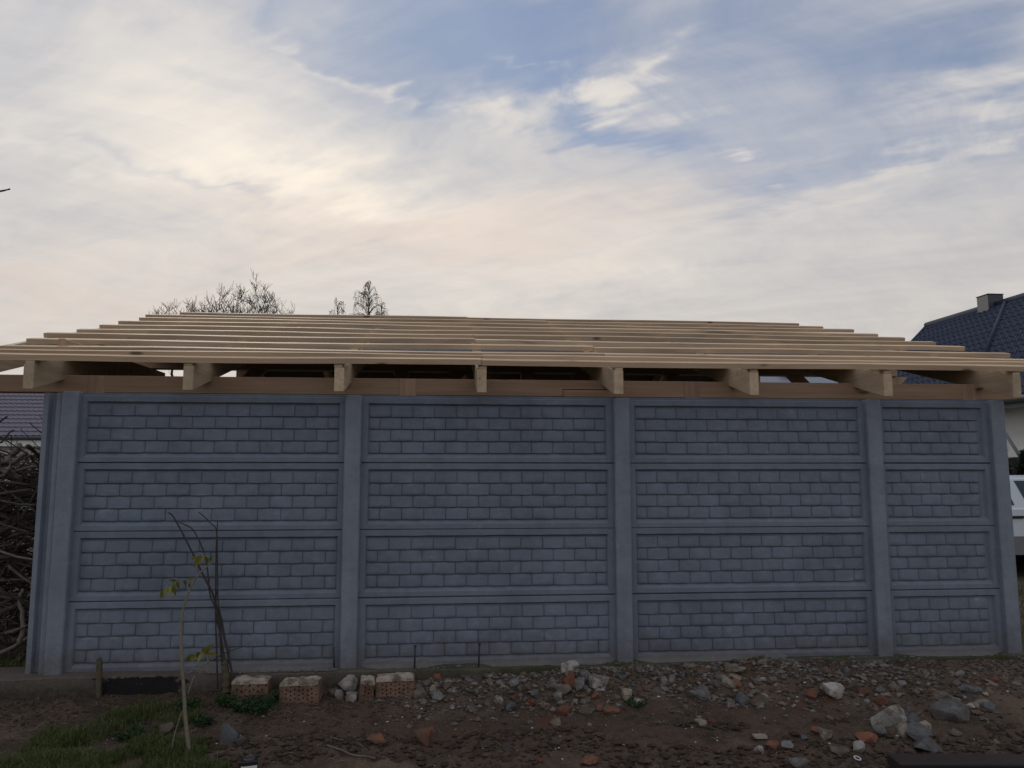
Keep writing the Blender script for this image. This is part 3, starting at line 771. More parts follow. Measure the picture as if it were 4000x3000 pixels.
cap = bevel_box('chimney_cap', -.235, .235, -.235, .235, .902, .922, M_chim, ch, .006)
# left: house with violet grey tiles
hl = empty('tiled_house', (0, 0, 0), 'low house with violet grey tiled roof and white eave behind the branch heap', 'house')
g0 = at(-260, 1703, Z=2.62); g1 = at(900, 1698, Z=2.62)
yl = float(g0[1])
tile_roof('roof', (-22, yl, 2.62), (-6, yl, 2.62), (-20.5, yl + 4.2, 5.0), (-8.0, yl + 4.2, 5.0), M_roofL, hl, 0.20, 0.36, 0.03, 0.035)
quad_slab('roof', [(-22, yl + 8.4, 2.62), (-20.5, yl + 4.2, 5.0), (-8, yl + 4.2, 5.0), (-6, yl + 8.4, 2.62)][::-1], M_roofL, hl)
quad_slab('roof', [(-6, yl, 2.62), (-6, yl + 8.4, 2.62), (-8, yl + 4.2, 5.0)], M_roofL, hl)
tube('gutter', [(-22, yl - .08, 2.56), (-6, yl - .08, 2.56)], 0.075, M_chim, hl)
ab('fascia', -22, -6, yl - .02, yl + .03, 2.26, 2.50, M_fascia, hl)
ab('wall', -21.4, -6.6, yl + .5, yl + 8, -0.2, 2.45, M_render, hl)
for x in (-13.6, -10.6):
    wn = ab('window', x - .65, x + .65, yl + .44, yl + .52, 0.9, 2.1, M_fascia, hl); pn = ab('pane', -.55, .55, -.05, -.02, .1, 1.1, M_glass, hl); pn.parent = wn; pn.location = (0, -.02, .1)
# far: grey roofed house glimpsed through the frame on the right
hf = empty('grey_roofed_house', (0, 0, 0), 'distant house with pale grey hipped roof and small skylight seen through the rafters', 'house')
r1 = Vector(at(2860, 1425, Y=26)); r2 = Vector(at(3105, 1425, Y=26)); zr = r1.z; r2.z = zr
e0 = Vector(at(2650, 1560, Y=23)); e1 = Vector(at(3560, 1568, Y=23)); e1.z = e0.z
b0 = Vector((e0.x, 29, e0.z)); b1 = Vector((e1.x, 29, e0.z))
quad_slab('roof', [e0, e1, r2, r1], M_roofF, hf); quad_slab('roof', [e1, b1, r2], M_roofF, hf); quad_slab('roof', [b1, b0, r1, r2], M_roofF, hf); quad_slab('roof', [b0, e0, r1], M_roofF, hf)
ab('wall', e0.x + .5, e1.x - .5, 23.5, 28.5, -0.2, e0.z - .05, M_render, hf)
sk = Vector(at(3072, 1455, Y=24.9)); o = bevel_box('skylight', -.22, .22, -.32, .32, 0, .09, M_fascia, hf, bev=.01, loc=sk); o.rotation_euler = (R(28), 0, 0)
# dark board fence and pole by the white house
df = empty('board_fence', (0, 0, 0), 'dark horizontal board fence in front of the white house', 'fence')
for k in range(9): ab('board', 9.6, 12.9, 6.60, 6.63, -0.05 + k * .19, -0.05 + k * .19 + .175, M_dkfence, df, .004)
for x in (9.8, 11.3, 12.7): ab('post', x - .05, x + .05, 6.635, 6.74, -0.1, 1.66, M_dkfence, df, .004)
a_, b_ = Vector(at(3925, 1690, Y=6.45)), Vector(at(3990, 1792, Y=6.45))
dd = b_ - a_
tag(tube('pole', [a_ - dd * .05, b_ + dd * 1.9], 0.030, M_carclad, sides=10), 'pale grey pole leaning against the white house wall', 'pole')

# conifers beside the car
def conifer(base, h, r, label, seed):
    rn = random.Random(seed); root = empty('conifer_shrub', base, label, 'shrub')
    V, Fc = [], []
    for _ in range(2600):
        z = rn.random() ** 1.25; rr = r * (1 - z) ** .75 * math.sqrt(rn.uniform(.35, 1)) * rn.uniform(.8, 1.15) + .02
        a = rn.uniform(0, 6.283); p = Vector((rr * math.cos(a), rr * math.sin(a), .05 + z * h)); s = rn.uniform(.03, .07)
        u = Vector((math.cos(a), math.sin(a), rn.uniform(.2, 1.4))).normalized() * s * 1.6; v = Vector((-math.sin(a), math.cos(a), rn.uniform(-.5, .5))).normalized() * s * .6
        b = len(V); V += [tuple(p - v), tuple(p + u * .6 - v * .3), tuple(p + u), tuple(p + v)]; Fc.append((b, b + 1, b + 2, b + 3))
    mesh_obj('foliage', V, Fc, M_conifer, root); tube('trunk', [(0, 0, 0), (0, 0, h * .8)], [.05, .01], M_bark, root)
p = at(3912, 1850, Y=6.2); conifer((p[0], 6.2, -.06), 1.85, .26, 'narrow dark conifer between the fence end and the white house', 1)
p = at(4015, 1850, Y=6.1); conifer((p[0], 6.1, -.06), 1.75, .34, 'dark conifer at the right edge above the white car', 2)

# ------------------------------------------------------------------ white car behind the fence end
car = empty('parked_car', (10.86, 5.1, -0.06), 'white boxy car with grey lower cladding parked behind the right fence end', 'car')
car.scale = (1, 1, .935)
W2 = 0.84
def carprism(name, poly, y0, y1, mat, parent, bev=0.02):
    return prism(name, poly, 'y', y0, y1, mat, parent, bev)
carprism('body', [(-2.05, .34), (-2.12, .55), (-2.08, .86), (-1.95, .96), (-.95, 1.03), (2.05, 1.04), (2.12, .9), (2.12, .34), (1.72, .34), (1.66, .55), (1.48, .68), (1.22, .68), (1.04, .55), (.98, .34), (-.98, .34), (-1.04, .55), (-1.22, .68), (-1.48, .68), (-1.66, .55), (-1.72, .34)], -W2, W2, M_carpaint, car, .03)
bm = bmesh.new()
lo = [(-1.0, 1.03), (2.03, 1.03)]; hi = [(-.45, 1.50), (1.92, 1.50)]
vv = [bm.verts.new(q) for q in ((-1.0, -W2 + .03, 1.03), (2.05, -W2 + .03, 1.03), (2.05, W2 - .03, 1.03), (-1.0, W2 - .03, 1.03), (-.38, -W2 + .17, 1.50), (1.90, -W2 + .17, 1.52), (1.90, W2 - .17, 1.52), (-.38, W2 - .17, 1.50))]
for q in ((0, 1, 5, 4), (1, 2, 6, 5), (2, 3, 7, 6), (3, 0, 4, 7), (4, 5, 6, 7), (3, 2, 1, 0)): bm.faces.new([vv[i] for i in q])
bmesh.ops.bevel(bm, geom=[e for e in bm.edges if e.verts[0].co.z > 1.2 or e.verts[1].co.z > 1.2], offset=.04, segments=3, affect='EDGES')
bm_obj('cabin', bm, M_carpaint, car)
def side_pt(x, z, off=0.0):
    t = (z - 1.03) / .48; return (x, -W2 + .03 + .14 * t - off, z)
def side_panel(name, pts, mat, off=.006):
    for s in (1, -1):
        V = [side_pt(x, z, off) for x, z in pts] + [side_pt(x, z, -.02) for x, z in pts]; V = [(a, b * s, c) for a, b, c in V]; n = len(pts)
        Fc = [tuple(range(n)), tuple(range(2 * n - 1, n - 1, -1))] + [(i, n + i, n + (i + 1) % n, (i + 1) % n) for i in range(n)]
        mesh_obj(name, V, Fc, mat, car)
side_panel('window', [(-.72, 1.075), (-.10, 1.075), (-.17, 1.43), (-.30, 1.43)], M_glass)
side_panel('window', [(.10, 1.075), (.86, 1.075), (.82, 1.44), (.00, 1.44)], M_glass)
side_panel('window', [(.98, 1.075), (1.86, 1.075), (1.74, 1.44), (.93, 1.44)], M_glass)
for s in (1, -1):
    for x0, x1 in ((-.95, .02), (.03, .93)):
        o = ab('door', x0, x1, -W2 - .008, -W2 + .02, .50, 1.02, M_carpaint, car, .006)
        if s < 0: o.location.y = W2 - .006
        hd = bevel_box('handle', -.10, .10, -.03, .0, -.02, .02, M_black, o, bev=.006); hd.location = (((x1 - x0) / 2 - .14), -.012 * s, .40)
    o = ab('cladding', -.97, .97, -W2 - .014, -W2 + .02, .34, .62, M_carclad, car, .008)
    if s < 0: o.location.y = W2 - .003
    for x in (-1.35, 1.35):
        V, Fc = [], []
        seg = 28; pr = [(-.09, .20), (-.09, .29), (-.07, .315), (.07, .315), (.09, .29), (.09, .20)]
        for i in range(seg):
            a = 2 * math.pi * i / seg
            for y, r in pr: V.append((math.cos(a) * r, y, math.sin(a) * r))
        k = len(pr)
        for i in range(seg):
            for j in range(k): Fc.append((i * k + j, i * k + (j + 1) % k, ((i + 1) % seg) * k + (j + 1) % k, ((i + 1) % seg) * k + j))
        wh = mesh_obj('wheel', V, Fc, M_tyre, car, True, (x, -s * (W2 - .09), .315))
        tube('rim', [(0, -.06, 0), (0, .06, 0)], .20, M_carclad, wh, 20)
ab('bumper', -2.2, -2.02, -.80, .80, .36, .58, M_carclad, car, .03); ab('bumper', 2.08, 2.2, -.80, .80, .36, .58, M_carclad, car, .03)
mesh_obj('windscreen', [(-1.0, -.72, 1.06), (-1.0, .72, 1.06), (-.42, .60, 1.47), (-.42, -.60, 1.47)], [(0, 1, 2, 3)], M_glass, car).location = (-.02, 0, .015)
for s in (-1, 1): ab('headlight', -2.14, -2.08, s * .62 - .14, s * .62 + .14, .66, .82, M_fascia, car, .01)

# ------------------------------------------------------------------ trees
def grow(V, Fc, p, d, length, r, level, rn, up=0.25, twist=0.35, kids=(3, 5), sides=5, leafs=None, droop=0.0, minr=0.0062):
    n = max(3, int(length / (.22 if level < 2 else .13))); pts = [p.copy()]; dd = d.normalized()
    for i in range(n):
        dd = (dd + Vector((rn.gauss(0, twist), rn.gauss(0, twist), rn.gauss(0, twist * .7))) * .45 + Vector((0, 0, up * .25 - droop * .3))).normalized()
        pts.append(pts[-1] + dd * (length / n))
    rad = [max(minr, r * (1 - .72 * i / n)) for i in range(n + 1)]
    tube_data(pts, rad, sides if level < 2 else 3, V, Fc, False)
    if leafs is not None and level >= 2:
        for q in pts[1:]:
            leafs.append(q.copy())
    return pts, rad
def bare_tree(base, label, seed, cz, rx_, rz_, trunk_h, npts, shoots=()):
    """limbs grown towards points spread through a rounded crown; twig ends curl upwards"""
    rn = random.Random(seed); root = empty('bare_tree', base, label, 'tree')
    TV, TF, V, Fc = [], [], [], []
    trunk, tr = grow(TV, TF, Vector((0, 0, -.1)), Vector((.02, 0, 1)), trunk_h + .1, .17, 0, rn, .3, .05)
    mesh_obj('trunk', TV, TF, M_bark, root, True)
    ends = []
    while len(ends) < npts:
        q = Vector((rn.uniform(-1, 1), rn.uniform(-1, 1), rn.uniform(-.45, 1)))
        if q.length > 1 or q.length < .3: continue
        lump = 1 + .22 * mnoise.noise(q * 2.3 + Vector((seed, 0, 0)))
        ends.append(Vector((q.x * rx_ * lump, q.y * rx_ * lump, cz + q.z * rz_ * lump)))
    top = trunk[-1]; ends.sort(key=lambda e: (e - top).length + rn.uniform(0, .25)); ends += [Vector(q) for q in shoots]
    nodes = np.array([tuple(q) for q in trunk[-4:]]); rad = [.10] * len(nodes)
    for e in ends:
        d2 = ((nodes - np.array(tuple(e))) ** 2).sum(1); k = int(np.argmin(d2)); a = Vector(nodes[k]); D = e - a; L = D.length
        if L < .05: continue
        side = Vector((rn.gauss(0, 1), rn.gauss(0, 1), rn.gauss(-.5, .5))) * .22 * L
        m1 = a + D * .35 + side - Vector((0, 0, .10 * L)); m2 = a + D * .75 + side * .7 - Vector((0, 0, .08 * L))
        pts = smooth_path([a, m1, m2, e], 3); r0 = min(rad[k] * .72, .012 + .055 * L)
        rr = [max(.0062, r0 * (1 - .6 * i / len(pts))) for i in range(len(pts))]
        tube_data(pts, rr, 4, V, Fc, False)
        nodes = np.vstack([nodes, np.array([tuple(q) for q in pts[2:]])]); rad += rr[2:]
        for _ in range(3):      # upright curling twigs
            i = rn.randint(3, len(pts) - 1); q = pts[i]; dd = ((pts[i] - pts[i - 1]).normalized() * .6 + Vector((rn.gauss(0, .7), rn.gauss(0, .7), rn.uniform(.1, 1.1)))).normalized(); tw_ = [q]
            for s_ in range(4): dd = (dd + Vector((rn.gauss(0, .25), rn.gauss(0, .25), .16))).normalized(); tw_.append(tw_[-1] + dd * rn.uniform(.04, .10))
            tube_data(tw_, [.0062, .0058, .0054, .005, .0045], 3, V, Fc, False)
    mesh_obj('crown', V, Fc, M_bark, root)
    return root
p = at(965, 1230, Y=20); bare_tree((p[0], 20, -.1), 'bare dense rounded tree with upright twigs behind the roof frame', 11, 5.92, 1.85, 1.75, 4.7, 800, [(.18, 0, 7.75), (.20, .05, 8.0), (.12, .1, 8.15)])
p = at(735, 1230, Y=21.5); bare_tree((p[0], 21.5, -.1), 'lower bare tree just left of the dense rounded bare tree', 23, 6.0, 1.55, 1.45, 4.6, 480, [(-1.3, 0, 6.9), (-1.05, 0, 7.1)])
def birch(base, h, r, label, seed, nl, dome=1.0):
    rn = random.Random(seed); root = empty('birch_tree', base, label, 'tree', 'birches behind the roof')
    TV, TF, V, Fc, LV, LF = [], [], [], [], [], []
    trunk, tr = grow(TV, TF, Vector((0, 0, -.1)), Vector((0, 0, 1)), h, .045, 0, rn, .4, .03)
    mesh_obj('trunk', TV, TF, M_bark, root, True)
    top = trunk[-1]
    for i in range(nl):
        dz_ = rn.random() ** .8 * 3.6; w_ = r * min(1.0, (dz_ + .12) / 1.9) ** dome * rn.uniform(.25, 1.0); a = rn.uniform(0, 6.283)
        foot = top + Vector((0, 0, -dz_ - .25)); out = foot + Vector((math.cos(a) * w_, math.sin(a) * w_, .40 + .25 * rn.random()))
        pts = smooth_path([foot, foot.lerp(out, .55) + Vector((0, 0, .12)), out, out + Vector((math.cos(a) * .14, math.sin(a) * .14, -.18)), out + Vector((math.cos(a) * .16 + rn.gauss(0, .04), math.sin(a) * .16, -rn.uniform(.45, 1.0)))], 4)
        tube_data(pts, [.016 * (1 - .75 * k / len(pts)) for k in range(len(pts))], 3, V, Fc, False)
        for q in pts[5:]:
            for _ in range(rn.randint(0, 3)):
                c = q + Vector((rn.gauss(0, .05), rn.gauss(0, .05), rn.uniform(-.12, .05))); s = rn.uniform(.025, .05)
                u = Vector((rn.gauss(0, .6), rn.gauss(0, .6), rn.gauss(-1, .4))).normalized() * s; v = Vector((rn.gauss(0, 1), rn.gauss(0, 1), rn.gauss(0, .4))).normalized() * s * .6
                b = len(LV); LV += [tuple(c - u), tuple(c + v), tuple(c + u), tuple(c - v)]; LF.append((b, b + 1, b + 2, b + 3))
    mesh_obj('branches', V, Fc, M_bark, root); mesh_obj('crown', LV, LF, M_birch, root)
p = at(1437, 1104, Y=38); birch((p[0], 38, -.1), float(p[2]) + .1, 1.15, 'taller weeping birch with sparse leaves behind the roof ridge', 5, 120, .5)
p = at(1332, 1172, Y=36); birch((p[0], 36, -.1), float(p[2]) - .1, .85, 'shorter weeping birch left of the taller birch', 6, 80, .4)
p = at(1492, 1162, Y=39.5); birch((p[0], 39.5, -.1), float(p[2]) - .1, .70, 'rightmost weeping birch partly hidden behind the taller birch', 9, 60, .4)
# slender tree left of the picture; one twig tip reaches in
st = empty('slender_tree', (-2.1, 0.6, -.1), 'bare slender tree whose twig tip reaches in at the left edge', 'tree')
V, Fc = [], []
tube_data(smooth_path([(0, 0, 0), (.05, .02, 1.6), (-.05, 0, 3.2), (.1, .05, 5.2)]), np.linspace(.06, .015, 19), 6, V, Fc)
mesh_obj('trunk', V, Fc, M_bark, st, True)
tw = [Vector(at(*q, Y=.6)) for q in ((-90, 760), (0, 747), (25, 742), (40, 738))]
o = Vector((-2.1, .6, -.1)); pts = [Vector((-.02, 0, 3.45))] + [q - o for q in tw]
V, Fc = [], []; pp = smooth_path(pts, 4); tube_data(pp, [.012 * (1 - .7 * i / len(pp)) for i in range(len(pp) - 3)] + [.0065, .0075, .004], 6, V, Fc)
mesh_obj('twig', V, Fc, M_bark, st, True)

# ------------------------------------------------------------------ heap of cut branches, left behind the fence
rn = random.Random(31)
V, Fc = [], []
for _ in range(2400):
    z = rn.uniform(-.05, 1.52) ; y = rn.uniform(.72, 2.3); wd = 1.25 * (1 - (max(z, 0) / 1.9) ** 1.6) + .15
    c = Vector((-1.0 + rn.uniform(-1, 1) * wd, y, z)); a = rn.uniform(0, 6.283); e = rn.gauss(0, .35)
    d = Vector((math.cos(a) * math.cos(e), math.sin(a) * math.cos(e) * .7, math.sin(e))); L = rn.uniform(.2, .65); r = rn.choice((.003, .004, .006, .009))
    k = Vector((rn.gauss(0, .06), rn.gauss(0, .06), rn.gauss(0, .06)))
    tube_data([c - d * L, c + k, c + d * L], [r, r * .8, r * .5], 3, V, Fc, False)
tag(mesh_obj('brushwood', V, Fc, M_branch), 'tangle of thin twigs filling the branch heap', 'brushwood', kind='stuff')
named = [([(-40, 2085), (60, 2050), (150, 1905 + 0), (170, 1893)], .016, 0, 1.0, 'pale straight branch rising right across the upper branch heap'),
         ([(75, 2520), (92, 2430), (80, 2350), (88, 2300)], .020, 1, .75, 'pale crooked branch standing upright low in the branch heap'),
         ([(-20, 2640), (50, 2590), (100, 2555)], .020, 0, .55, 'thick pale branch slanting at the foot of the branch heap'),
         ([(-30, 1860), (25, 1800), (70, 1755), (75, 1742)], .030, 1, 1.1, 'thick forked grey branch on top of the branch heap'),
         ([(20, 1850), (60, 1800), (95, 1775), (98, 1765)], .020, 1, 1.0, 'knobbly pale branch end near the top of the branch heap'),
         ([(0, 1730), (30, 1700), (55, 1676)], .008, 0, 1.3, 'thin reddish twig sticking up above the branch heap'),
         ([(104, 1743), (125, 1752), (145, 1775), (157, 1790)], .018, 0, 1.0, 'dark curved branch arching beside the fence corner'),
         ([(118, 1785), (140, 1810), (155, 1838)], .010, 0, .95, 'short dark stick leaning towards the fence corner'),
         ([(-20, 2150), (60, 2090), (140, 2085)], .018, 0, .9, 'brown level branch in the middle of the branch heap'),
         ([(-30, 2180), (70, 2178), (140, 2200)], .022, 0, .8, 'bark-covered branch lying level across the middle of the heap'),
         ([(10, 1830), (50, 1855), (85, 1880)], .030, 1, 1.2, 'broken pale branch stub with ridged end in the heap'),
         ([(-10, 2300), (70, 2340), (125, 2380)], .016, 0, .7, 'brown branch falling right in the lower heap'),
         ([(-20, 2420), (50, 2370), (115, 2350)], .024, 0, .9, 'thick brown branch rising right in the lower heap'),
         ([(20, 2480), (80, 2455), (120, 2440)], .010, 1, .6, 'thin pale twig near the ground in the branch heap')]
for pth, r, pale, Y, lab in named:
    pts = smooth_path([Vector(at(x, y, Y=.28 + .3 * Y + .05 * i)) for i, (x, y) in enumerate(pth)], 4)
    pts = [q + Vector((rn.gauss(0, .006), 0, rn.gauss(0, .006))) for q in pts]
    V, Fc = [], []; tube_data(pts, [r * (1 - .35 * i / len(pts)) for i in range(len(pts))], 8, V, Fc)
    tag(mesh_obj('branch', V, Fc, M_branch2 if pale else M_branch, smooth=True), lab, 'branch', 'cut branches in the heap')
for i in range(34):
    z = rn.uniform(.02, 1.4); c = Vector((-.95 + rn.uniform(-.5, .55) * (1.1 - z * .25), rn.uniform(.42, .85), z)); a = rn.uniform(-.5, .5); e = rn.gauss(0, .45)
    d = Vector((math.cos(a) * math.cos(e), math.sin(a), math.sin(e))); L = rn.uniform(.3, .6); r = rn.uniform(.006, .019)
    pts = smooth_path([c - d * L, c - d * L * .3 + Vector((0, 0, rn.gauss(0, .04))), c + d * L * .4 + Vector((0, 0, rn.gauss(0, .04))), c + d * L], 3)
    V, Fc = [], []; tube_data(pts, [r * (1 - .5 * k / len(pts)) for k in range(len(pts))], 6, V, Fc)
    hb_ = ('close to the ground', 'in the lower part', 'halfway up', 'in the upper part', 'near the top')[min(4, int(z / .29))]
    lab_ = f"{'brown' if i % 3 else 'pale'} {'thin' if r < .012 else 'thick'} branch {'rising right' if e * 1 > .2 else ('falling right' if e < -.2 else 'lying level')} {hb_} of the branch heap" if 'up' != hb_[-2:] else f"{'brown' if i % 3 else 'pale'} {'thin' if r < .012 else 'thick'} branch {'rising right' if e > .2 else ('falling right' if e < -.2 else 'lying level')} {hb_} the branch heap"
    lab_ = lab_.replace('close to the ground of', 'close to the ground in')
    tag(mesh_obj('branch', V, Fc, M_branch3 if i % 3 else M_branch2, smooth=True), lab_, 'branch', 'cut branches in the heap')

# ------------------------------------------------------------------ rubble
def rock(name, p, w_, h, d_, col, seed, label, cat='stone', group=None, rz=None, tilt=None, sink=.20, pts=18, flat=False):
    rn = random.Random(seed); bm = bmesh.new()
    for _ in range(pts):
        v = Vector((rn.gauss(0, 1), rn.gauss(0, 1), rn.gauss(0, 1))).normalized()
        if rn.random() < .75:                 # push towards a block so that flat faces and edges appear
            m_ = max(abs(v.x), abs(v.y), abs(v.z)); v = v.lerp(v / m_, rn.uniform(.5, .9))
        v *= rn.uniform(.86, 1.0)
        bm.verts.new((v.x, v.y, v.z))
    r_ = bmesh.ops.convex_hull(bm, input=list(bm.verts)); bmesh.ops.delete(bm, geom=[g for g in r_['geom_interior'] if isinstance(g, bmesh.types.BMVert)], context='VERTS')
    if max(w_, h) > .05:
        bmesh.ops.bevel(bm, geom=list(bm.edges), offset=.028, segments=1, affect='EDGES')
        for v in bm.verts: v.co += v.normal * 0.03 * mnoise.noise(v.co * 2.1 + Vector((seed % 97, 0, 0)))
    if max(w_, h) > .07:
        bmesh.ops.triangulate(bm, faces=list(bm.faces)); bmesh.ops.subdivide_edges(bm, edges=[e for e in bm.edges if e.calc_length() > .25], cuts=2, use_grid_fill=True); bm.normal_update()
        for v in bm.verts: v.co += v.normal * (0.045 * mnoise.fractal(v.co * 2.6 + Vector((seed % 53, 0, 0)), .8, 2.1, 4))
    xs_ = [v.co.x for v in bm.verts]; zs_ = [v.co.z for v in bm.verts]; ys_ = [v.co.y for v in bm.verts]
    for v in bm.verts:
        v.co = Vector(((v.co.x - (max(xs_) + min(xs_)) / 2) / (max(xs_) - min(xs_)) * w_, (v.co.y - (max(ys_) + min(ys_)) / 2) / (max(ys_) - min(ys_)) * d_, (v.co.z - min(zs_)) / (max(zs_) - min(zs_)) * h))
    bmesh.ops.triangulate(bm, faces=[f for f in bm.faces if len(f.verts) > 4])
    o = bm_obj(name, bm, STONE[col] if isinstance(col, str) else col, loc=(p[0], p[1], p[2] - h * sink))
    o.rotation_euler = (0 if tilt is None else tilt[0], 0 if tilt is None else tilt[1], rn.uniform(-.5, .5) if rz is None else rz)
    return tag(o, label, cat, group)
def px_rock(px, py, w_, h, col, seed, label=None, group=None, name=None, tilt=None, deep=.8):
    """px,py: middle of the lower edge in the photograph; w_,h its size there"""
    p = gpt(px, py); s = depth_scale(p)
    brickish = col == 'b'
    nm = name or ('brick_fragment' if brickish else 'rubble_stone')
    p.y += w_ / s * deep * .35
    p.z = H(p.x, p.y) if p.y < -.1 else p.z
    if p.y + w_ / s * deep * .5 > -.11: p.y = -.115 - w_ / s * deep * .5
    return rock(nm, p, w_ / s, h / s, w_ / s * deep, col, seed, label, 'brick' if brickish else 'stone', group, tilt=tilt, rz=random.Random(seed).uniform(-.35, .35))
